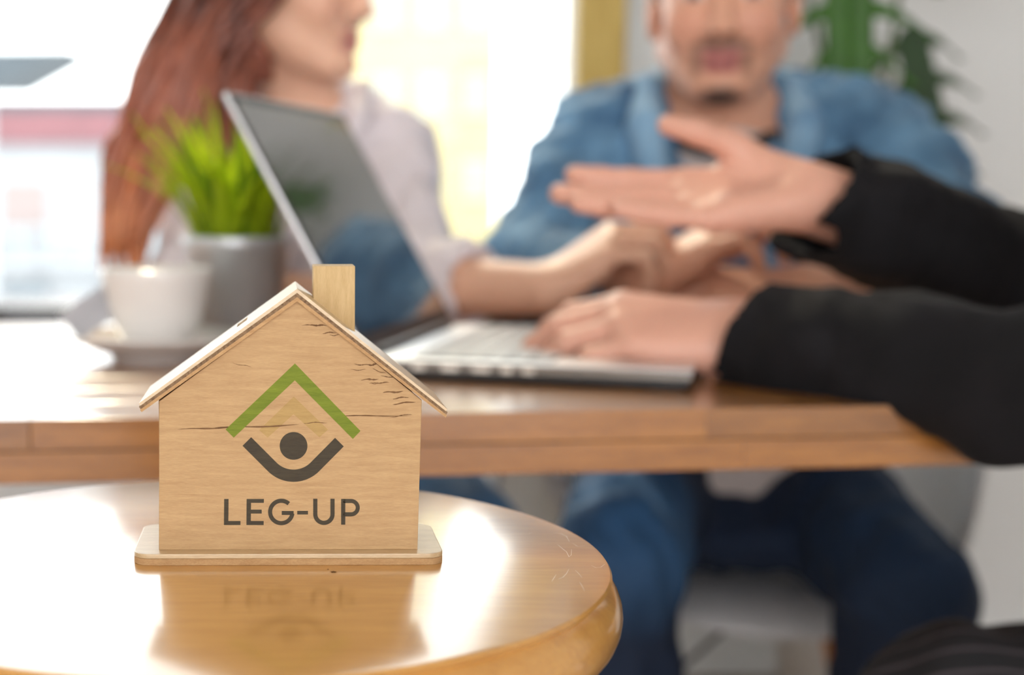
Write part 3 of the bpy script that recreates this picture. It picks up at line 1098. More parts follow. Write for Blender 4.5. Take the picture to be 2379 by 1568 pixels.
letter('L', [[(520.8, YT), (531, YT), (530.5, 1210.3), (558.7, 1210.3), (558.7, YB), (520.3, YB)]])
letter('E', [[(573, YT), (613.3, YT), (613, 1168), (583.2, 1168), (583, 1183.8), (608, 1183.8), (608, 1192.8), (583, 1192.8), (582.8, 1210.3), (612.6, 1210.3), (612.6, YB), (572.5, YB)]])
g = arc(653.5, 1189.2, 26.0, 48, 352, 40)
letter('G', ribbon(g, 9.6) + [rect(654.5, 1187, 682.2, 1196)])
letter('hyphen', [rect(690.5, 1186.6, 715.5, 1195.0)])
u = [(732.5, 1158.5), (732.5, 1194)] + arc(752.5, 1194.5, 20.0, 180, 360, 24) + [(772.5, 1194), (772.5, 1158.5)]
letter('U', ribbon(u, 9.8))
p_ = [(797.5, 1163.7), (815, 1163.7)] + arc(815.5, 1179.2, 15.6, 88, -88, 20) + [(814, 1194.8), (797.5, 1194.8)]
letter('P', ribbon(p_, 9.4) + [rect(792.5, YT, 802.2, 1218.6)])

streaks = [(722, 754, 760, 757, 3.2), (700, 756, 745, 755, 1.5), (749, 774, 782, 772, 2.2), (765, 779, 790, 778, 1.6), (853, 848, 876, 846, 4.0), (822, 846, 858, 848, 1.8),
           (838, 883, 880, 880, 3.0), (866, 889, 905, 889, 2.2), (858, 891, 880, 890, 1.4), (889, 912, 937, 909, 3.0), (912, 926, 950, 922, 2.4), (912, 939, 966, 933, 2.6),
           (865, 857, 897, 868, 1.6), (769, 967, 955, 965, 2.4), (905, 969, 958, 962, 1.6), (412, 998, 560, 991, 2.4), (500, 994, 695, 987, 3.2), (705, 983, 760, 981, 1.4), (884, 874, 925, 876, 1.6),
           (815, 859, 850, 859, 1.2), (540, 843, 585, 853, 1.0)]
bm = bmesh.new()
rs = random.Random(5)
for (x0, y0, x1, y1, w) in streaks:
    n = 14
    up, dn = [], []
    for i in range(n + 1):
        t = i / n
        x, y = x0 + (x1 - x0) * t, y0 + (y1 - y0) * t + 1.2 * math.sin(t * 7 + x0)
        h = w * 0.72 * math.sin(math.pi * t) ** 0.6 * rs.uniform(0.5, 1.1) + 0.1
        up.append((x, y - h))
        dn.append((x, y + h))
    vu = [bm.verts.new((HF(*p)[0], -0.00007, HF(*p)[1])) for p in up]
    vd = [bm.verts.new((HF(*p)[0], -0.00007, HF(*p)[1])) for p in dn]
    for i in range(n):
        bm.faces.new((vu[i], vd[i], vd[i + 1], vu[i + 1]))
tag(link('grain_streaks', bm_mesh('grain_streaks', bm), M['streak'], fw), kind='stuff')

# ================================================================== laptop
LA = R(-19.0)
LH = Vector(Q(-0.112, 1.098, ZT))
lap = tag(empty('laptop', LH, LA), 'open silver laptop with dark display, turned sideways on the long table', 'laptop')
LX, LY = 0.243, 0.315
base = box('deck', (0, 0, 0.0138), (LX, LY, 0.0165), M['silver'], lap, 0.0012)
box('shaded_side', (0.0006, 0.0006, 0.0080), (LX - 0.0006, LY - 0.0006, 0.0138), M['side_shaded'], lap, 0.0008)
box('underside', (0.003, 0.003, 0.0018), (LX - 0.003, LY - 0.003, 0.0080), M['black_plastic'], lap, 0.001)
for x in (0.02, LX - 0.02):
    for y in (0.02, LY - 0.02):
        box('rubber_foot', (x - 0.008, y - 0.008, 0.0), (x + 0.008, y + 0.008, 0.0018), M['black_plastic'], lap)
kb = box('keyboard_well', (0.030, 0.014, 0.0160), (0.140, LY - 0.014, 0.0167), M['black_plastic'], lap)
key_me = bm_mesh('key', box_bm((-0.0081, -0.0086, 0), (0.0081, 0.0086, 0.0016), 0.0012, 2))
key_me.materials.append(M['keycap'])
space_me = bm_mesh('space_bar', box_bm((-0.0081, -0.048, 0), (0.0081, 0.048, 0.0016), 0.0012, 2))
space_me.materials.append(M['keycap'])
for r in range(6):
    for c in range(15):
        y = 0.014 + 0.010 + c * (LY - 0.048) / 14
        if r == 5 and 5 <= c <= 9:
            if c == 7:
                o = bpy.data.objects.new('space_bar', space_me)
            else:
                continue
        else:
            o = bpy.data.objects.new('key', key_me)
        COL.objects.link(o)
        o.parent = kb
        o.location = (0.040 + r * 0.0182, y, 0.0167)
box('touchpad', (0.155, LY / 2 - 0.052, 0.0160), (0.225, LY / 2 + 0.052, 0.01672), M['silver'], lap, 0.0002)
for x, w in ((0.035, 0.010), (0.058, 0.013), (0.082, 0.013), (0.104, 0.008), (0.120, 0.009)):
    box('port', (x, -0.0001, 0.0086), (x + w, 0.0010, 0.0132), M['port'], lap)
lid = empty('screen_lid', (0, 0, 0.0175))
lid.parent = lap
lt = math.atan2(0.209, 0.118)
lid.rotation_euler = (0, -(math.pi - lt) + math.pi, 0)
# lid built along local -x (upwards once tilted); inner face = +z side
lid.rotation_euler = (0, lt, 0)
LL = 0.238
box('lid_shell', (-LL, 0, -0.0062), (0, LY, -0.0012), M['silver'], lid, 0.0018)
box('bezel', (-LL + 0.002, 0.002, -0.0014), (-0.006, LY - 0.002, 0.0), M['black_plastic'], lid, 0.0006)
box('display', (-LL + 0.010, 0.007, -0.0004), (-0.018, LY - 0.007, 0.0003), M['display'], lid)
hg = tube_bm([(0, 0.03, 0.0), (0, LY - 0.03, 0.0)], 0.005, 12)
link('hinge', bm_mesh('hinge', hg), M['black_plastic'], lid)

# ================================================================== cup and saucer, sachet, potted grass
CX, CY = Q(-0.312, 1.245)[:2]
sau = link('saucer', bm_mesh('saucer', lathe([(0, 0.002), (0.034, 0.002), (0.036, 0.0), (0.040, 0.0), (0.041, 0.004), (0.060, 0.010), (0.079, 0.0195), (0.0805, 0.0215), (0.0785, 0.0225), (0.058, 0.0135), (0.040, 0.0085), (0.034, 0.0075), (0.031, 0.0095), (0, 0.0095)], 72)), M['china'], smooth=True)
sau.location = (CX, CY, ZT)
tag(sau, 'white china saucer under the coffee cup', 'saucer')
cup = tag(empty('coffee_cup', (CX, CY, ZT + 0.0096)), 'white china coffee cup standing on the saucer', 'cup')
link('cup_body', bm_mesh('cup_body', lathe([(0, 0.003), (0.022, 0.003), (0.023, 0.0), (0.027, 0.0), (0.029, 0.005), (0.037, 0.018), (0.044, 0.038), (0.0485, 0.062), (0.0500, 0.0685), (0.0490, 0.0695), (0.0472, 0.067), (0.042, 0.040), (0.035, 0.021), (0.024, 0.009), (0, 0.008)], 72)), M['china'], cup, smooth=True)
link('coffee', bm_mesh('coffee', lathe([(0, 0.0500), (0.0430, 0.0500), (0.0436, 0.0508), (0, 0.0508)], 48)), M['coffee'], cup, smooth=True)
hp = bez((0.015, 0.043, 0.055), (0.028, 0.078, 0.064), (0.028, 0.075, 0.020), (0.012, 0.036, 0.024), 14)
link('handle', bm_mesh('handle', tube_bm(hp, 0.0048, 10, flat=0.7)), M['china'], cup, smooth=True)

sa = empty('sugar_sachet', (CX - 0.054, CY + 0.004, ZT + 0.042))
sa.rotation_euler = (Matrix.Rotation(R(62), 3, 'X') @ Matrix.Rotation(R(38), 3, 'Z')).to_euler()
tag(sa, 'grey paper sugar sachet leaning on the coffee cup', 'sachet')
link('paper', bm_mesh('paper', box_bm((-0.024, -0.016, 0.0), (0.026, 0.016, 0.0022), 0.0009, 2)), M['sachet'], sa)
box('crimp', (-0.029, -0.016, 0.0007), (-0.024, 0.016, 0.0015), M['sachet'], sa)

PX, PY = Q(-0.266, 1.372)[:2]
pot = tag(empty('potted_grass', (PX, PY, ZT)), 'bright green grass plant in a galvanised metal pot behind the coffee cup', 'potted plant')
link('pot', bm_mesh('pot', lathe([(0, 0.002), (0.036, 0.0), (0.038, 0.001), (0.0495, 0.092), (0.0515, 0.093), (0.0525, 0.0955), (0.0528, 0.102), (0.0518, 0.104), (0.0495, 0.1035), (0.0485, 0.096), (0.0465, 0.088), (0.0, 0.088)], 72)), M['zinc'], pot, smooth=True)
link('soil', bm_mesh('soil', lathe([(0, 0.090), (0.047, 0.089), (0.047, 0.094), (0.02, 0.098), (0, 0.099)], 32)), M['soil'], pot, smooth=True)
blades = []
rs = random.Random(11)
for k in range(10):
    ln = rs.uniform(0.105, 0.135)
    bend = rs.uniform(0.01, 0.055)
    wd = rs.uniform(0.0032, 0.0050)
    vs, fs = [], []
    for i in range(8):
        t = i / 7
        x = bend * t * t
        z = ln * (t - 0.18 * (bend / 0.05) * t * t)
        w = wd * (1 - t ** 2.2) * (0.75 + 0.6 * t) + 0.0002
        vs += [(x - 0.0010, -w, z), (x, 0, z), (x - 0.0010, w, z)]
        if i:
            b_ = 3 * i
            fs += [(b_ - 3, b_ - 2, b_ + 1, b_), (b_ - 2, b_ - 1, b_ + 2, b_ + 1)]
    me = mesh_from('blade', vs, fs)
    me.materials.append(M['grass'] if k < 7 else M['grass_dark'])
    me.polygons.foreach_set('use_smooth', [True] * len(me.polygons))
    blades.append(me)
for i in range(150):
    o = bpy.data.objects.new('blade', blades[rs.randrange(10)])
    COL.objects.link(o)
    o.parent = pot
    rr, th = 0.040 * math.sqrt(rs.random()), rs.uniform(0, 2 * math.pi)
    o.location = (rr * math.cos(th), rr * math.sin(th), 0.092)
    lean = rr / 0.040 * rs.uniform(0.1, 0.5)
    lean *= 0.45 if math.cos(th) > 0.4 else 1.0
    o.rotation_euler = (Matrix.Rotation(th + rs.uniform(-0.6, 0.6), 3, 'Z') @ Matrix.Rotation(lean, 3, 'Y')).to_euler()
    s_ = rs.uniform(0.92, 1.26)
    o.scale = (s_, s_, s_)


# ================================================================== chairs
def rim(phi):
    """height of the shell's rim above the seat; phi = 0 front, pi = back"""
    c = -math.cos(phi)          # -1 front, 1 back
    s = abs(math.sin(phi))
    back = max(c, 0) ** 1.5 * 0.36
    e = min(1.0, max(0.0, (c + 0.85) / 0.6))
    arm = s ** 0.8 * 0.195 * e * e * (3 - 2 * e)
    return max(back, arm) * 0.75 + 0.25 * (back + arm) - 0.035 * max(-c, 0) ** 2


def shell_mesh():
    vs, fs = [], []
    NP, NT = 72, 16
    for i in range(NP):
        ph = 2 * math.pi * i / NP
        Rr = 0.245 + 0.026 * abs(math.sin(ph)) ** 2
        h = rim(ph)
        for j in range(1, NT + 1):
            t = j / NT
            r = Rr * (1 - (1 - t) ** 1.7) * (0.9 + 0.1 * t)
            z = h * (0.0 if t < 0.45 else ((t - 0.45) / 0.55) ** 1.9)
            fwd = math.cos(ph)
            vs.append((r * math.sin(ph), -r * fwd + (0.06 * (z / 0.36) if fwd < 0 else 0), z))
    vs.append((0, 0, 0))
    c = len(vs) - 1
    for i in range(NP):
        k = (i + 1) % NP
        fs.append((c, i * NT, k * NT))
        for j in range(NT - 1):
            fs.append((i * NT + j, i * NT + j + 1, k * NT + j + 1, k * NT + j))
    me = mesh_from('seat_shell', vs, fs)
    bm = bmesh.new()
    bm.from_mesh(me)
    bmesh.ops.recalc_face_normals(bm, faces=bm.faces)
    bmesh.ops.solidify(bm, geom=bm.faces[:], thickness=0.008)
    bm.to_mesh(me)
    bm.free()
    me.materials.append(M['chair_shell'])
    me.polygons.foreach_set('use_smooth', [True] * len(me.polygons))
    return me


shell_me = shell_mesh()
leg_me = bm_mesh('leg', tube_bm([(0, 0, 0), (0, 0, 0.2), (0, 0, 0.40)], [0.010, 0.014, 0.012], 12))
leg_me.materials.append(M['chair_wood'])
leg_me.polygons.foreach_set('use_smooth', [True] * len(leg_me.polygons))


def chair(label, loc, rz, wide=1.0):
    c = tag(empty('armchair', loc, rz), label, 'chair', 'white shell armchairs')
    sh = bpy.data.objects.new('seat_shell', shell_me)
    COL.objects.link(sh)
    sh.parent = c
    sh.location = (0, 0, 0.398)
    sh.scale = (wide, wide, 1.0)
    tops = []
    for sx in (-1, 1):
        for sy in (-1, 1):
            o = bpy.data.objects.new('leg', leg_me)
            COL.objects.link(o)
            o.parent = c
            a, b = Vector((sx * 0.22, sy * 0.21, 0.0)), Vector((sx * 0.12, sy * 0.11, 0.385))
            o.location = a
            o.rotation_euler = (b - a).to_track_quat('Z', 'Y').to_euler()
            tops.append((a, b))
    for (i, j) in ((0, 1), (2, 3), (0, 3), (1, 2)):
        p = tops[i][0].lerp(tops[i][1], 0.62)
        q = tops[j][0].lerp(tops[j][1], 0.62) if (i, j) in ((0, 1), (2, 3)) else tops[j][0].lerp(tops[j][1], 0.98)
        link('strut', bm_mesh('strut', tube_bm([p, q], 0.0035, 8)), M['iron'], c)
    box('seat_plate', (-0.13, -0.12, 0.380), (0.13, 0.12, 0.392), M['iron'], c, 0.003)
    return c


chair('white shell armchair under the man in the denim jacket', (Q(0.330, 1.93)[0], 1.93, 0), R(-6), 1.10)
chair('white shell armchair under the woman with long hair', (Q(-0.27, 1.95)[0], 1.95, 0), 0.0)
chair('white shell armchair under the person in the black suit', (Q(0.87, 1.09)[0], 1.09, 0), R(-90))


# ================================================================== people
def axis_rot(d):
    d = Vector(d).normalized()
    u = d.cross(Vector((0, 0, 1)))
    if u.length < 1e-3:
        u = Vector((1, 0, 0))
    u.normalize()
    w = u.cross(d)
    return np.array([[u[i], d[i], w[i]] for i in range(3)])


def along(a, b, t):
    return Vector(a).lerp(Vector(b), t)


def sleeve(sh, el, wr, t, r, hollow=True, tilt=(0, 0, 0)):
    """a sleeve from the shoulder over the elbow to fraction t of the forearm, cut flat and hollow at the cuff"""
    end = along(el, wr, t)
    d = (Vector(wr) - Vector(el)).normalized()
    u = [cone(sh, el, r[0], r[1], 0.02), cone(el, end + d * 0.03, r[1], r[2], 0.02)]
    dd = (d + Vector(tilt)).normalized()
    s = [rbox(end + dd * 0.075, (0.085, 0.07, 0.085), axis_rot(dd), 0.005, 0.003, 's')]
    if hollow:
        s.append(cone(end - d * 0.03, end + d * 0.03, r[2] - 0.006, r[2] - 0.004, 0.002, 's'))
    return u, s


def arm(sh, el, wr, r=(0.046, 0.038, 0.026)):
    return [cone(sh, el, r[0], r[1], 0.02), cone(el, along(el, wr, 0.35), r[1], r[1] * 0.98, 0.015), cone(along(el, wr, 0.35), wr, r[1] * 0.98, r[2], 0.015)]


def leg(hip, knee, ankle, toe, r=(0.082, 0.056, 0.036)):
    return [cone(hip, knee, r[0], r[1], 0.03), cone(knee, along(knee, ankle, 0.35), r[1] * 0.96, r[1] * 0.98, 0.02), cone(along(knee, ankle, 0.35), ankle, r[1] * 0.98, r[2], 0.02)]


def foot(ankle, toe, d=0.0):
    a, t = Vector(ankle), Vector(toe)
    return [cone((a.x, a.y, 0.045), t, 0.040 + d, 0.028 + d, 0.02), cone((a.x, a.y, 0.045), a, 0.040 + d, 0.038 + d, 0.02)]


def person(label, root):
    return tag(empty('person', root), label, 'person')


def add_soft(name, prims, vox, mat, parent, wr=None, paint_fn=None):
    me = soft_mesh(name, prims, vox)
    if wr:
        for w in (wr if isinstance(wr, list) else [wr]):
            wrinkle(me, *w)
    if paint_fn:
        co = get_co(me)
        paint(me, paint_fn(co))
    return link(name, me, mat, parent, True, True)


SK_M, SK_W, SK_S = lin((226, 170, 142)), lin((236, 188, 160)), lin((222, 168, 146))


def skin_cols(co, skin, hd, nails, beard=0.0, knuckle=None):
    pr, rot, H, S = hd
    c = np.tile(np.array(skin), (len(co), 1))
    p = local(co, rot, H, S)
    q = p.copy()
    q[:, 0] = np.abs(q[:, 0])
    lips = np.array([0.46, 0.16, 0.15]) if beard else np.array([0.56, 0.24, 0.21])
    m = blobmask(q, (0.008, 0.092, -0.0625), (0.018, 0.014, 0.006)) + blobmask(q, (0.006, 0.09, -0.0755), (0.017, 0.016, 0.0075))
    c = mixc(c, np.clip(m, 0, 1), lips)
    c = mixc(c, blobmask(q, (0.0, 0.092, -0.0690), (0.020, 0.02, 0.0016)) * 0.8, (0.12, 0.04, 0.035))
    c = mixc(c, blobmask(q, (0.040, 0.074, -0.03), (0.020, 0.03, 0.018), 0.8) * 0.35, (0.62, 0.24, 0.18))
    c = mixc(c, blobmask(q, (0.008, 0.104, -0.043), (0.004, 0.012, 0.003)) * 0.8, (0.10, 0.035, 0.03))
    dark = (0.03, 0.02, 0.017)
    c = mixc(c, blobmask(q, (0.030, 0.082, 0.0235), (0.020, 0.03, 0.0048)) * (0.9 if beard else 0.7), dark)
    c = mixc(c, blobmask(q, (0.031, 0.083, 0.001), (0.0115, 0.012, 0.0055)), (0.75, 0.72, 0.70))
    c = mixc(c, blobmask(q, (0.031, 0.085, 0.001), (0.0066, 0.014, 0.0066), 0.25), (0.02, 0.012, 0.008))
    if beard:
        c = mixc(c, blobmask(q, (0.0, 0.080, -0.108), (0.022, 0.030, 0.013), 0.45) * beard, dark)
        c = mixc(c, blobmask(q, (0.012, 0.090, -0.0525), (0.019, 0.02, 0.0050), 0.5) * beard * 0.9, dark)
        c = mixc(c, blobmask(q, (0.027, 0.080, -0.070), (0.005, 0.02, 0.018), 0.6) * beard * 0.6, dark)
        c = mixc(c, blobmask(q, (0.035, 0.050, -0.088), (0.026, 0.05, 0.024), 0.7) * 0.22, dark)
    for (n, r) in nails:
        c = mixc(c, blobmask(co, n, (r, r, r), 0.3), np.array(skin) * 0.5 + np.array((0.42, 0.32, 0.28)))
    return c


# ------------------------------------------------------------------ man in the denim jacket
man = person('smiling man with goatee in blue denim jacket, hands clasped on the table', (Q(0.27, 1.75, 0)[0], Q(0.27, 1.75, 0)[1], 0))
mh = head_prims(Q(0.246, 1.688, 1.119), (-0.14, -0.98, -0.06), S=1.03)
SL, EL_, WL = Q(0.092, 1.770, 0.945), Q(0.012, 1.650, 0.800), Q(0.136, 1.475, 0.806)
SR, ER_, WR_ = Q(0.455, 1.770, 0.950), Q(0.525, 1.590, 0.796), Q(0.300, 1.448, 0.796)
torso = [cone(Q(0.245, 1.720, 1.060), Q(0.262, 1.765, 0.955), 0.054, 0.062, 0.03),
         cone(Q(0.13, 1.775, 0.950), Q(0.40, 1.775, 0.955), 0.058, 0.058, 0.05),
         ell(Q(0.265, 1.81, 0.84), (0.165, 0.105, 0.150), k=0.05), ell(Q(0.275, 1.88, 0.67), (0.150, 0.110, 0.160), k=0.05),
         ell(Q(0.285, 1.93, 0.545), (0.160, 0.120, 0.105), k=0.05)]
hA, nA = hand_prims(WL, (0.78, -0.30, 0.46), (0.42, 0.15, -0.88), (0, 0.9, 0.2), ((0.10, 1.20, 0.45), (0.05, 1.25, 0.45), (0.05, 1.25, 0.45), (0.1, 1.2, 0.45)), spread=(0.14, 0.04, -0.06, -0.17), thumb=(0.6, 0.35, 0.3), fat=1.08)
hB, nB = hand_prims(WR_, (-0.97, -0.22, -0.02), (-0.05, 0.35, -0.93), (0.0, 0.9, 0.3), ((0.55, 0.9, 0.5), (0.6, 0.9, 0.5), (0.65, 0.9, 0.5), (0.7, 0.9, 0.5)), thumb=(0.7, 0.3, 0.3))
legL = (Q(0.195, 1.93, 0.535), Q(0.112, 1.490, 0.500), Q(0.120, 1.560, 0.085), Q(0.105, 1.40, 0.03))
legR = (Q(0.375, 1.93, 0.535), Q(0.425, 1.500, 0.468), Q(0.440, 1.640, 0.085), Q(0.47, 1.49, 0.03))
mb = mh[0] + torso + arm(SL, EL_, WL) + arm(SR, ER_, WR_) + hA + hB + leg(*legL) + leg(*legR) + foot(*legL[2:], -0.008) + foot(*legR[2:], -0.008)
add_soft('body', mb, 0.004, M['skin_m'], man, None, lambda co: skin_cols(co, SK_M, mh, nA + nB, 0.92))
# short dark hair
hr = [ell(mh[2] + mh[1] @ (np.array(c) * mh[3]), np.array(r) * mh[3], mh[1], 0.01, op) for c, r, op in
      (((0, -0.018, 0.042), (0.082, 0.098, 0.088), 'u'), ((0, 0.03, 0.105), (0.070, 0.055, 0.032), 'u'), ((0, 0.085, -0.035), (0.085, 0.085, 0.098), 's'), ((0, -0.02, -0.13), (0.12, 0.12, 0.10), 's'))]
M['hair_black'] = plain('short_black_hair', (0.016, 0.012, 0.010), rough=0.5, var=0.4, nscale=160, bump=0.6, stretch=(1, 1, 0.2))
add_soft('hair', hr, 0.004, M['hair_black'], man, (0.004, 0.02, 4))
# grey tee with dark neckband
tee = grow(torso[1:], 0.006) + [cone(Q(0.25, 1.735, 0.99), Q(0.262, 1.76, 0.95), 0.060, 0.070, 0.02)]
tee += [cone(Q(0.20, 1.80, 0.60), Q(0.262, 1.770, 0.500), 0.085, 0.035, 0.04), cone(Q(0.36, 1.80, 0.60), Q(0.280, 1.770, 0.495), 0.085, 0.035, 0.04)]
tee += [dict(rbox(Q(0.247, 1.70, 1.020), (0.12, 0.10, 0.045), None, 0.005, 0.004, 's'))]
add_soft('t_shirt', tee, 0.005, M['tee'], man, [(0.004, 0.09, 21, (1, 1, 0.6))])
nb = []
for i in range(25):
    a = 2 * math.pi * i / 24
    nb.append((0.252 + 0.066 * math.cos(a), 1.742 + 0.064 * math.sin(a), 0.978 + 0.030 * math.sin(a)))
add_soft('neckband', chain(QL(nb), [0.010] * 25, 0.004), 0.004, M['tee_dark'], man)
# denim jacket, open at the front
uL, sL_ = sleeve(SL, EL_, WL, 0.93, (0.058, 0.052, 0.044))
uR, sR_ = sleeve(SR, ER_, WR_, 0.42, (0.070, 0.062, 0.054))
jk = grow(torso[1:4], 0.026) + [ell(Q(0.283, 1.91, 0.60), (0.185, 0.140, 0.10), k=0.04)] + uL + uR
jk += [cone(Q(0.14, 1.78, 0.965), Q(0.22, 1.79, 1.005), 0.060, 0.050, 0.03), cone(Q(0.39, 1.78, 0.965), Q(0.29, 1.79, 1.005), 0.060, 0.050, 0.03)]
op = [cone(Q(0.250, 1.66, 1.03), Q(0.235, 1.62, 0.80), 0.070, 0.052, 0.008, 's'), cone(Q(0.235, 1.62, 0.80), Q(0.262, 1.70, 0.52), 0.052, 0.090, 0.008, 's'),
      cone(Q(0.250, 1.72, 0.985), Q(0.250, 1.70, 1.12), 0.066, 0.09, 0.008, 's')]
jkm = add_soft('denim_jacket', jk + sL_ + sR_ + op, 0.005, M['denim'], man, [(0.008, 0.15, 5), (0.002, 0.06, 9)])
for sx, x0 in ((-1, 0.172), (1, 0.330)):
    cl = chain(QL([(0.252 + sx * 0.055, 1.80, 1.040), (0.252 + sx * 0.088, 1.745, 1.018), (0.250 + sx * 0.092, 1.690, 0.975), (0.246 + sx * 0.080, 1.655, 0.905), (0.243 + sx * 0.072, 1.645, 0.87)]), [0.018, 0.020, 0.021, 0.018, 0.008], 0.01)
    add_soft('collar', cl, 0.004, M['denim_light'], man)
    pl_ = chain(QL([(0.246 + sx * 0.070, 1.672, 0.90), (0.240 + sx * 0.066, 1.668, 0.80), (0.248 + sx * 0.090, 1.725, 0.66), (0.262 + sx * 0.12, 1.78, 0.56)]), [0.014, 0.014, 0.014, 0.013], 0.01)
    add_soft('placket', pl_, 0.005, M['denim_light'], man)
    add_soft('pocket_flap', [rbox(Q(0.250 + sx * 0.135, 1.706, 0.865), (0.038, 0.006, 0.018), np.array(Matrix.Rotation(sx * 0.35, 3, 'Z')), 0.004, 0.004)], 0.004, M['denim_light'], man)
cfr = along(ER_, WR_, 0.40)
add_soft('cuff', [cone(along(ER_, WR_, 0.27), along(ER_, WR_, 0.44), 0.060, 0.058, 0.004), cone(along(ER_, WR_, 0.36), along(ER_, WR_, 0.75), 0.048, 0.048, 0.004, 's')] +
         [rbox(along(ER_, WR_, 0.43) + (Vector(WR_) - Vector(ER_)).normalized() * 0.06, (0.08, 0.06, 0.08), axis_rot(Vector(WR_) - Vector(ER_)), 0.002, 0.002, 's')], 0.004, M['denim_light'], man, (0.004, 0.05, 3))
tr = [ell(Q(0.285, 1.94, 0.545), (0.172, 0.132, 0.108), k=0.05), ell(Q(0.285, 1.80, 0.475), (0.15, 0.14, 0.055), k=0.05)] + grow(leg(*legL)[:2], 0.012) + grow(leg(*legR)[:2], 0.012)
for lg in (legL, legR):
    tr += [cone(along(lg[1], lg[2], 0.3), along(lg[1], lg[2], 0.93), 0.066, 0.058, 0.02)]


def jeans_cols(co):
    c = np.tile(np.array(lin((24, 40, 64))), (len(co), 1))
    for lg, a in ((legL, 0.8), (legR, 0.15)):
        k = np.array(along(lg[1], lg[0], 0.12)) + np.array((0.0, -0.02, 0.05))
        c = mixc(c, blobmask(co, k, (0.085, 0.13, 0.085), 0.6) * a, lin((64, 116, 168)))  # light falling on the knees, mostly the left, painted as paler blue
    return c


add_soft('jeans', tr, 0.006, M['jeans_lit'], man, [(0.005, 0.13, 31)], jeans_cols)
for lg in (legL, legR):
    add_soft('shoe', foot(*lg[2:], 0.006) + [rbox((lg[2][0], lg[2][1], -0.05), (0.4, 0.4, 0.048), None, 0.001, 0.002, 's')], 0.005, M['sneaker'], man)

# ------------------------------------------------------------------ woman with long hair
wom = person('woman with long copper-brown hair in a pale lilac blouse, face turned right', (Q(-0.25, 1.75, 0)[0], Q(-0.25, 1.75, 0)[1], 0))
wh = head_prims(Q(-0.262, 1.705, 1.142), (0.93, -0.30, -0.06), S=0.97, nose=0.85, jaw=0.86)
wSL, wEL, wWL = Q(-0.145, 1.775, 0.945), Q(-0.118, 1.610, 0.792), Q(0.034, 1.462, 0.796)
wSR, wER, wWR = Q(-0.360, 1.735, 0.930), Q(-0.350, 1.600, 0.792), Q(-0.235, 1.520, 0.786)
wt = [cone(Q(-0.265, 1.725, 1.08), Q(-0.252, 1.770, 0.965), 0.043, 0.050, 0.025),
      cone(Q(-0.345, 1.775, 0.945), Q(-0.180, 1.78, 0.950), 0.050, 0.050, 0.045),
      ell(Q(-0.252, 1.80, 0.85), (0.135, 0.092, 0.135), k=0.05), ell(Q(-0.255, 1.745, 0.845), (0.105, 0.055, 0.055), k=0.04),
      ell(Q(-0.26, 1.87, 0.68), (0.120, 0.092, 0.15), k=0.05), ell(Q(-0.265, 1.93, 0.545), (0.155, 0.115, 0.10), k=0.05)]
whA, wnA = hand_prims(wWL, (0.80, -0.12, 0.56), (0.55, 0.25, -0.78), (0.0, 0.9, 0.2), ((0.55, 0.95, 0.5), (0.6, 1.0, 0.5), (0.62, 1.05, 0.6), (0.6, 1.1, 0.6)), thumb=(0.45, 0.25, 0.2), scale=0.95, thumb_lift=0.5)
whB, wnB = hand_prims(wWR, (0.85, -0.45, 0.05), (0.1, 0.2, -0.95), (0.4, 0.8, 0.2), ((0.3, 0.4, 0.3),) * 4, scale=0.93)
wlL = (Q(-0.185, 1.93, 0.535), Q(-0.045, 1.470, 0.525), Q(-0.04, 1.56, 0.085), Q(-0.02, 1.41, 0.03))
wlR = (Q(-0.345, 1.93, 0.535), Q(-0.290, 1.480, 0.515), Q(-0.29, 1.57, 0.085), Q(-0.28, 1.42, 0.03))
wb = wh[0] + wt + arm(wSL, wEL, wWL, (0.040, 0.034, 0.027)) + arm(wSR, wER, wWR, (0.038, 0.032, 0.023)) + whA + whB + leg(*wlL, r=(0.076, 0.050, 0.033)) + leg(*wlR, r=(0.076, 0.050, 0.033)) + foot(*wlL[2:], -0.010) + foot(*wlR[2:], -0.010)
add_soft('body', wb, 0.004, M['skin_m'], wom, None, lambda co: skin_cols(co, SK_W, wh, wnA + wnB))
buL, bsL = sleeve(wSL, wEL, wWL, 0.52, (0.052, 0.050, 0.042))
buR, bsR = sleeve(wSR, wER, wWR, 0.55, (0.058, 0.052, 0.038))
bl = grow(wt[1:], 0.014) + buL + buR + [cone(Q(-0.25, 1.78, 0.965), Q(-0.252, 1.785, 1.000), 0.072, 0.056, 0.03)]
bl += bsL + bsR + [cone(Q(-0.262, 1.725, 0.985), Q(-0.262, 1.70, 1.10), 0.050, 0.080, 0.006, 's'), cone(Q(-0.235, 1.665, 0.99), Q(-0.240, 1.645, 0.90), 0.036, 0.006, 0.006, 's')]
add_soft('blouse', bl, 0.005, M['blouse'], wom, [(0.007, 0.12, 41), (0.0018, 0.05, 43)])
for sx in (-1, 1):
    cl = chain(QL([(-0.255 + sx * 0.045, 1.815, 1.030), (-0.250 + sx * 0.066, 1.770, 1.022), (-0.246 + sx * 0.062, 1.715, 0.985), (-0.243 + sx * 0.045, 1.680, 0.93)]), [0.009, 0.011, 0.012, 0.006], 0.01)
    add_soft('collar', cl, 0.004, M['blouse'], wom)
wj = [ell(Q(-0.265, 1.94, 0.540), (0.166, 0.124, 0.104), k=0.05)] + grow(leg(*wlL, r=(0.076, 0.050, 0.033)), 0.009)[:2] + grow(leg(*wlR, r=(0.076, 0.050, 0.033)), 0.009)[:2]
for lg in (wlL, wlR):
    wj += [cone(along(lg[1], lg[2], 0.3), along(lg[1], lg[2], 0.93), 0.058, 0.046, 0.02)]
add_soft('jeans', wj, 0.006, M['jeans_blue'], wom, (0.004, 0.12, 17))
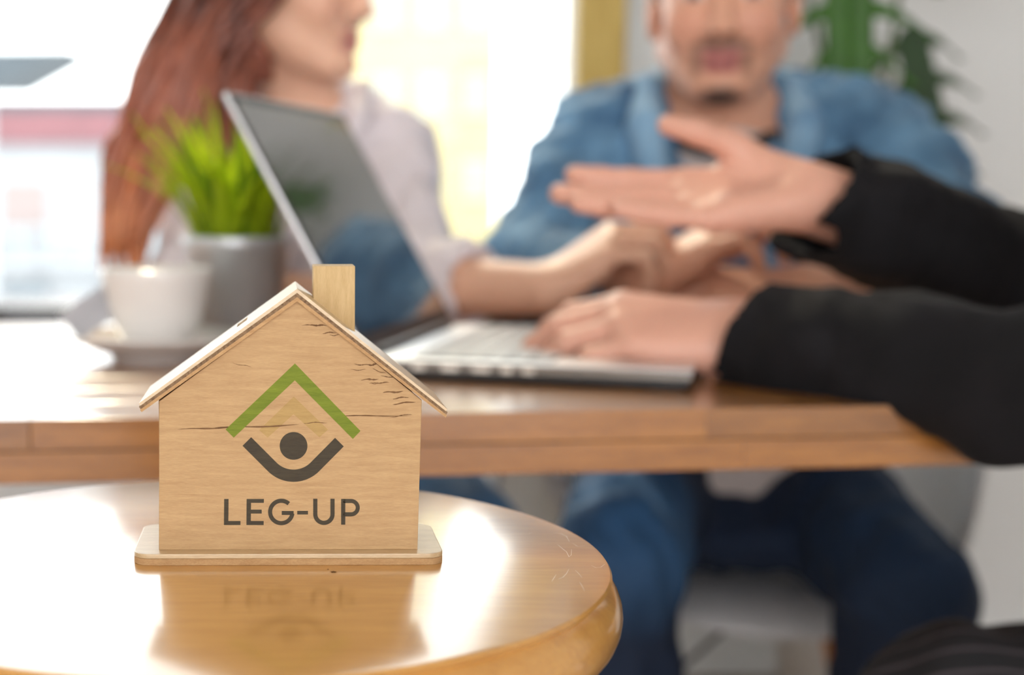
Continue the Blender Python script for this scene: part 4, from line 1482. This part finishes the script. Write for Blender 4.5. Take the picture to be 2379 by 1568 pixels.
for lg in (wlL, wlR):
    add_soft('shoe', foot(*lg[2:], 0.004) + [rbox((lg[2][0], lg[2][1], -0.05), (0.4, 0.4, 0.048), None, 0.001, 0.002, 's')], 0.005, M['sneaker'], wom)
# hair: a cap on the skull and long locks swept over her right shoulder
m, nt, b = newmat('copper_brown_hair')
tc = nt.nodes.new('ShaderNodeTexCoord')
sx_ = nt.nodes.new('ShaderNodeSeparateXYZ')
nt.links.new(tc.outputs['Object'], sx_.inputs[0])
mr = nt.nodes.new('ShaderNodeMapRange')
mr.inputs['From Min'].default_value = 0.80
mr.inputs['From Max'].default_value = 1.22
nt.links.new(sx_.outputs['Z'], mr.inputs['Value'])
nz = nt.nodes.new('ShaderNodeTexNoise')
mpp = nt.nodes.new('ShaderNodeMapping')
mpp.inputs['Scale'].default_value = (1.0, 1.0, 0.10)
nt.links.new(tc.outputs['Object'], mpp.inputs['Vector'])
nt.links.new(mpp.outputs[0], nz.inputs['Vector'])
nz.inputs['Scale'].default_value = 70
nz.inputs['Detail'].default_value = 5
ad = nt.nodes.new('ShaderNodeMath')
ad.operation = 'MULTIPLY_ADD'
ad.inputs[1].default_value = 0.9
nt.links.new(nz.outputs['Fac'], ad.inputs[0])
sb = nt.nodes.new('ShaderNodeMath')
sb.operation = 'SUBTRACT'
nt.links.new(mr.outputs[0], sb.inputs[0])
sb.inputs[1].default_value = 0.45
nt.links.new(sb.outputs[0], ad.inputs[2])
rp = nt.nodes.new('ShaderNodeValToRGB')
rp.color_ramp.elements[0].color = (*lin((228, 152, 106)), 1)
rp.color_ramp.elements[0].position = 0.05
rp.color_ramp.elements[1].color = (*lin((84, 44, 36)), 1)
rp.color_ramp.elements[1].position = 0.85
e = rp.color_ramp.elements.new(0.42)
e.color = (*lin((170, 102, 80)), 1)
nt.links.new(ad.outputs[0], rp.inputs['Fac'])
nt.links.new(rp.outputs['Color'], b.inputs['Base Color'])
b.inputs['Roughness'].default_value = 0.36
M['hair_copper'] = m
WH, wrot, wS = wh[2], wh[1], wh[3]


def WT(p):
    return Vector(WH + wrot @ (np.array(p) * wS))


cap = [ell(WH + wrot @ (np.array(c) * wS), np.array(r) * wS, wrot, 0.012, o_) for c, r, o_ in
       (((0, -0.020, 0.036), (0.086, 0.104, 0.092), 'u'), ((0, -0.05, -0.04), (0.080, 0.075, 0.085), 'u'), ((0, 0.098, -0.055), (0.075, 0.080, 0.118), 's'), ((0.085, 0.060, -0.075), (0.050, 0.050, 0.085), 's'))]
cap_me = soft_mesh('hair', cap, 0.004)
wrinkle(cap_me, 0.006, 0.03, 8, (1, 1, 0.3))
hb_ = bmesh.new()
hb_.from_mesh(cap_me)
rs = random.Random(21)
for i in range(150):
    # roots over the back and near side of the skull; x>0 is the side towards the camera
    u_ = rs.random()
    ang = R(rs.uniform(-15, 150))
    root = WT((0.082 * math.cos(ang * 0.5) * rs.uniform(0.55, 1.0), 0.020 - 0.115 * math.sin(ang * 0.62) * rs.uniform(0.8, 1.0), rs.uniform(-0.03, 0.09)))
    tz = 0.800 + 0.11 * rs.random() ** 1.5
    k = rs.random()
    end = P(232 + 95 * k + rs.uniform(-10, 10), 0, 1.585 + 0.06 * rs.random())
    end.z = tz
    mid = P(300 + 185 * k, 0, 1.58 + 0.07 * rs.random())
    mid.z = 1.00 + rs.uniform(-0.02, 0.02)
    c1 = root + Vector((-0.022 - 0.022 * (1 - k), -0.022, -0.060))
    pts = bez(root, c1, mid + Vector((0.012, 0, 0.055)), mid, 9)[:-1] + bez(mid, mid + Vector((-0.012, 0, -0.06)), end + Vector((-0.004, 0, 0.07)), end, 8)
    r0 = rs.uniform(0.006, 0.011)
    nn = len(pts)
    tube_bm(pts, [r0 * (0.9 - 0.75 * max(0, (j / (nn - 1) - 0.55) / 0.45) ** 1.5) + 0.0006 for j in range(nn)], 6, hb_, flat=0.7)
for i in range(70):
    root = WT((rs.uniform(0.02, 0.085), rs.uniform(-0.10, -0.01), rs.uniform(-0.06, 0.05)))
    end = P(400 + 190 * rs.random(), 0, 1.64 + 0.10 * rs.random())
    end.z = 0.90 + 0.07 * rs.random()
    pts = bez(root, root + Vector((-0.015, -0.015, -0.06)), end + Vector((0.004, 0, 0.08)), end, 12)
    r0 = rs.uniform(0.007, 0.012)
    tube_bm(pts, [r0 * (0.9 - 0.75 * max(0, (j / 12 - 0.55) / 0.45) ** 1.5) + 0.0006 for j in range(13)], 6, hb_, flat=0.7)
hm = bm_mesh('hair', hb_)
link('hair', hm, None, wom, True, True)
hm.materials.append(M['hair_copper'])
# the mapping above works on heights over the floor because the person's origin stands on the floor

# ------------------------------------------------------------------ person in the black suit
sui = person('person in a black suit at the right edge, typing and gesturing with open palm', (Q(0.70, 1.08, 0)[0], Q(0.70, 1.08, 0)[1], 0))
sh_ = head_prims(Q(0.555, 1.075, 1.245), (-0.98, 0.10, -0.16), S=1.0)
sSL, sEL, sWL = Q(0.590, 0.905, 1.010), Q(0.390, 0.885, 0.760), P(1715, 782, 1.100)
sSR, sER, sWR = Q(0.640, 1.250, 1.020), Q(0.520, 1.215, 0.798), P(1872, 456, 1.165)
st = [cone(Q(0.575, 1.076, 1.18), Q(0.615, 1.078, 1.07), 0.052, 0.058, 0.03), cone(Q(0.625, 0.975, 1.035), Q(0.645, 1.185, 1.035), 0.058, 0.058, 0.05),
      ell(Q(0.690, 1.08, 0.91), (0.110, 0.160, 0.155), k=0.05), ell(Q(0.770, 1.08, 0.72), (0.110, 0.145, 0.16), k=0.05), ell(Q(0.840, 1.085, 0.555), (0.125, 0.160, 0.105), k=0.05)]
# far hand: palm open towards the camera and up, thumb raised
sA, snA = hand_prims(sWR, (-0.985, -0.10, 0.0), (0.02, -0.50, 0.86), (0, 0.8, 0.6), ((0.02, 0.06, 0.05), (0.0, 0.05, 0.05), (0.03, 0.06, 0.06), (0.06, 0.08, 0.06)), spread=(0.02, 0.0, -0.01, -0.01), thumb=(0.46, 0.46, 0.05), scale=1.03, thumb_lift=0.50, fat=1.12)
# near hand: typing, fingers bent down on the keys
sB, snB = hand_prims(sWL, (-0.995, 0.10, 0.06), (0.0, 0.42, -0.90), (0, 0.9, 0.4), ((0.36, 0.42, 0.25), (0.38, 0.45, 0.25), (0.38, 0.48, 0.3), (0.36, 0.5, 0.3)), spread=(0.12, 0.03, -0.05, -0.13), thumb=(0.6, 0.2, 0.1), scale=1.0, thumb_lift=0.5, fat=1.1)
slL = (Q(0.790, 0.990, 0.535), Q(0.305, 0.930, 0.530), Q(0.400, 0.960, 0.085), Q(0.26, 0.95, 0.03))
slR = (Q(0.860, 1.160, 0.535), Q(0.650, 1.190, 0.560), Q(0.700, 1.200, 0.085), Q(0.56, 1.20, 0.03))
sb_ = sh_[0] + st + arm(sSL, sEL, sWL, (0.044, 0.038, 0.029)) + arm(sSR, sER, sWR, (0.044, 0.038, 0.0285)) + sA + sB + leg(*slL) + leg(*slR) + foot(*slL[2:], -0.008) + foot(*slR[2:], -0.008)
add_soft('body', sb_, 0.0034, M['skin_m'], sui, None, lambda co: skin_cols(co, SK_S, sh_, snA + snB))
hr = [ell(sh_[2] + sh_[1] @ (np.array(c) * sh_[3]), np.array(r) * sh_[3], sh_[1], 0.01, op_) for c, r, op_ in
      (((0, -0.018, 0.042), (0.082, 0.098, 0.088), 'u'), ((0, 0.03, 0.105), (0.070, 0.055, 0.032), 'u'), ((0, 0.085, -0.035), (0.085, 0.085, 0.098), 's'), ((0, -0.02, -0.13), (0.12, 0.12, 0.10), 's'))]
add_soft('hair', hr, 0.004, M['hair_black'], sui, (0.004, 0.02, 14))
jL, cL = sleeve(sSL, sEL, sWL, 0.97, (0.062, 0.054, 0.047), tilt=(-0.10, 0, 0.30))
jR, cR = sleeve(sSR, sER, sWR, 0.99, (0.062, 0.051, 0.048), tilt=(0, 0, 0.30))
sj = grow(st[1:4], 0.016) + [ell(Q(0.83, 1.085, 0.585), (0.145, 0.180, 0.10), k=0.04)] + jL + jR + cL + cR
sj += [cone(Q(0.585, 1.077, 1.085), Q(0.600, 1.077, 1.20), 0.060, 0.085, 0.006, 's'), cone(Q(0.530, 1.077, 1.05), Q(0.585, 1.077, 0.86), 0.045, 0.004, 0.006, 's')]
add_soft('suit_jacket', sj, 0.0045, M['suit'], sui, [(0.006, 0.16, 51), (0.0015, 0.07, 52)])
add_soft('shirt', grow(st[1:3], 0.007) + [cone(Q(0.600, 1.077, 1.115), Q(0.612, 1.077, 1.06), 0.058, 0.064, 0.01)], 0.005, M['shirt_white'], sui)
for sy in (-1, 1):
    add_soft('lapel', chain(QL([(0.640, 1.077 + sy * 0.060, 1.115), (0.560, 1.077 + sy * 0.066, 1.060), (0.560, 1.077 + sy * 0.045, 0.96), (0.585, 1.077 + sy * 0.010, 0.86)]), [0.014, 0.018, 0.016, 0.008], 0.01), 0.004, M['suit'], sui)
# pinstripe trousers
m, nt, b = newmat('black_pinstripe_cloth')
tc = nt.nodes.new('ShaderNodeTexCoord')
wv = nt.nodes.new('ShaderNodeTexWave')
wv.wave_type = 'BANDS'
wv.bands_direction = 'DIAGONAL'
mpp = nt.nodes.new('ShaderNodeMapping')
mpp.inputs['Scale'].default_value = (0.05, 1.0, 1.0)
wv.inputs['Scale'].default_value = 26.0
wv.inputs['Distortion'].default_value = 0.3
nt.links.new(tc.outputs['Object'], mpp.inputs['Vector'])
nt.links.new(mpp.outputs[0], wv.inputs['Vector'])
rp = nt.nodes.new('ShaderNodeValToRGB')
rp.color_ramp.elements[0].color = (*lin((22, 22, 26)), 1)
rp.color_ramp.elements[0].position = 0.90
rp.color_ramp.elements[1].color = (*lin((66, 60, 66)), 1)
rp.color_ramp.elements[1].position = 0.97
nt.links.new(wv.outputs['Fac'], rp.inputs['Fac'])
nt.links.new(rp.outputs['Color'], b.inputs['Base Color'])
b.inputs['Roughness'].default_value = 0.85
M['pinstripe'] = m
tr = [ell(Q(0.84, 1.085, 0.545), (0.132, 0.168, 0.105), k=0.05)] + grow(leg(*slL)[:2], 0.012) + grow(leg(*slR)[:2], 0.012)
for lg in (slL, slR):
    tr += [cone(along(lg[1], lg[2], 0.3), along(lg[1], lg[2], 0.93), 0.066, 0.056, 0.02)]
add_soft('trousers', tr, 0.006, M['pinstripe'], sui, [(0.004, 0.13, 61)])
for lg in (slL, slR):
    add_soft('shoe', foot(*lg[2:], 0.006) + [rbox((lg[2][0], lg[2][1], -0.05), (0.4, 0.4, 0.048), None, 0.001, 0.002, 's')], 0.005, M['shoe'], sui)

# ================================================================== monstera plant
def leaf_mesh(name, size, slits, mat, fold=0.25, droop=0.5):
    """split leaf in its own plane: y = towards the tip, z = out of the face; lobes curve off a broad middle towards the tip"""
    bm = bmesh.new()

    def V(x, y):
        z = -fold * abs(x) ** 1.4 - droop * max(0, y) ** 2 * 0.35
        return bm.verts.new((x * size, y * size, z * size))

    def half(y):                                       # outline half-width over the length -0.32 .. 1.0
        t = (y + 0.32) / 1.32
        return 0.50 * max(0.0, math.sin(math.pi * min(1, t) ** 0.75)) ** 0.7 + 0.004
    ys = [-0.32 + 1.32 * i / 40 for i in range(41)]
    for sx in (-1, 1):
        prev = None
        for y in ys:                                   # broad middle
            w = min(half(y), (0.13 if y < 0.7 else 0.13 - 0.12 * (y - 0.7) / 0.3))
            row = [V(sx * w * k / 3, y + (0.06 if k == 3 else 0)) for k in range(4)]
            if prev:
                for k in range(3):
                    bm.faces.new((prev[k], prev[k + 1], row[k + 1], row[k]))
            prev = row
        for n_, y0 in enumerate(slits):                # lobes
            Lw = half(min(y0 + 0.12, 0.9)) * (1.0 + 0.06 * math.sin(5 * y0 + sx))
            prev = None
            for i in range(11):
                t = i / 10
                x = 0.12 + (Lw - 0.12) * t
                yc = y0 + 0.20 * t ** 1.6
                w = 0.050 * (1.0 - 0.25 * t) * (1 if t < 0.75 else max(0.05, 1 - ((t - 0.75) / 0.25) ** 2))
                row = [V(sx * (x + 0.05 * k * t), yc + w * k) for k in (-1, -0.3, 0.3, 1)]
                if prev:
                    for k in range(3):
                        bm.faces.new((prev[k], prev[k + 1], row[k + 1], row[k]))
                prev = row
    bmesh.ops.recalc_face_normals(bm, faces=bm.faces)
    for f_ in bm.faces:
        if f_.normal.z < 0:
            f_.normal_flip()
    bmesh.ops.solidify(bm, geom=bm.faces[:], thickness=0.0012)
    me = bpy.data.meshes.new(name)
    bm.to_mesh(me)
    bm.free()
    me.materials.append(mat)
    me.polygons.foreach_set('use_smooth', [True] * len(me.polygons))
    return me


PB = Vector((Q(0.58, 2.33, 0.6)[0], 2.33, 0))
mon = tag(empty('monstera_plant', PB), 'monstera plant with large split green leaves in front of the pale wall', 'plant')
link('planter', bm_mesh('planter', lathe([(0, 0), (0.11, 0), (0.135, 0.30), (0.145, 0.31), (0.145, 0.33), (0.13, 0.33), (0.12, 0.28), (0, 0.28)], 48)), M['pot_clay'], mon, smooth=True)
link('soil', bm_mesh('soil', lathe([(0, 0.28), (0.119, 0.28), (0.121, 0.29), (0.05, 0.30), (0, 0.302)], 32)), M['soil'], mon, smooth=True)
SL6 = (-0.20, 0.06, 0.32, 0.57, 0.78)


def leaf(at, tip, face, size, mat, slits=SL6, fold=0.25, droop=0.4, base=None):
    me = leaf_mesh('leaf', size, slits, mat, fold, droop)
    y = Vector(tip).normalized()
    z = Vector(face)
    z = (z - y * z.dot(y)).normalized()
    x = y.cross(z)
    o = link('leaf', me, None, mon)
    mt = Matrix((x, y, z)).transposed().to_4x4()
    mt.translation = Vector(at) - PB
    o.matrix_basis = mt
    b0 = Vector((0, 0, 0.29)) if base is None else Vector(base) - PB
    a1 = Vector(at) - PB - z * 0.004
    pts = bez(b0, b0 + Vector((0, 0, (a1.z - b0.z) * 0.7)), a1 + Vector((0, 0.05, 0.04)) - y * 0.06, a1, 14)
    link('stem', bm_mesh('stem', tube_bm(pts, [0.007 - 0.0035 * i / 14 for i in range(15)], 8)), M['stem'], mon, smooth=True)
    return o


leaf(P(1972, -110, 2.34), (0.03, -0.06, -1.0), (-0.25, -1.0, 0.10), 0.285, M['leaf'], droop=0.1, fold=0.12)
leaf(P(2140, 170, 2.42), (0.28, 0.02, -0.96), (0.30, -0.95, 0.15), 0.265, M['leaf_dark'], fold=0.2, droop=0.15)
leaf(P(2215, 470, 2.44), (0.35, 0.0, -0.9), (0.75, -0.6, 0.3), 0.13, M['leaf_dark'], fold=0.3)
leaf(P(1760, -260, 2.42), (-0.5, -0.2, -0.6), (-0.2, -0.9, 0.5), 0.20, M['leaf'])
leaf(P(2200, -240, 2.36), (0.6, -0.3, -0.5), (0.2, -0.8, 0.6), 0.20, M['leaf'])
leaf(P(1990, -420, 2.38), (0.0, -0.5, 0.6), (0, -0.8, 0.5), 0.18, M['leaf'])
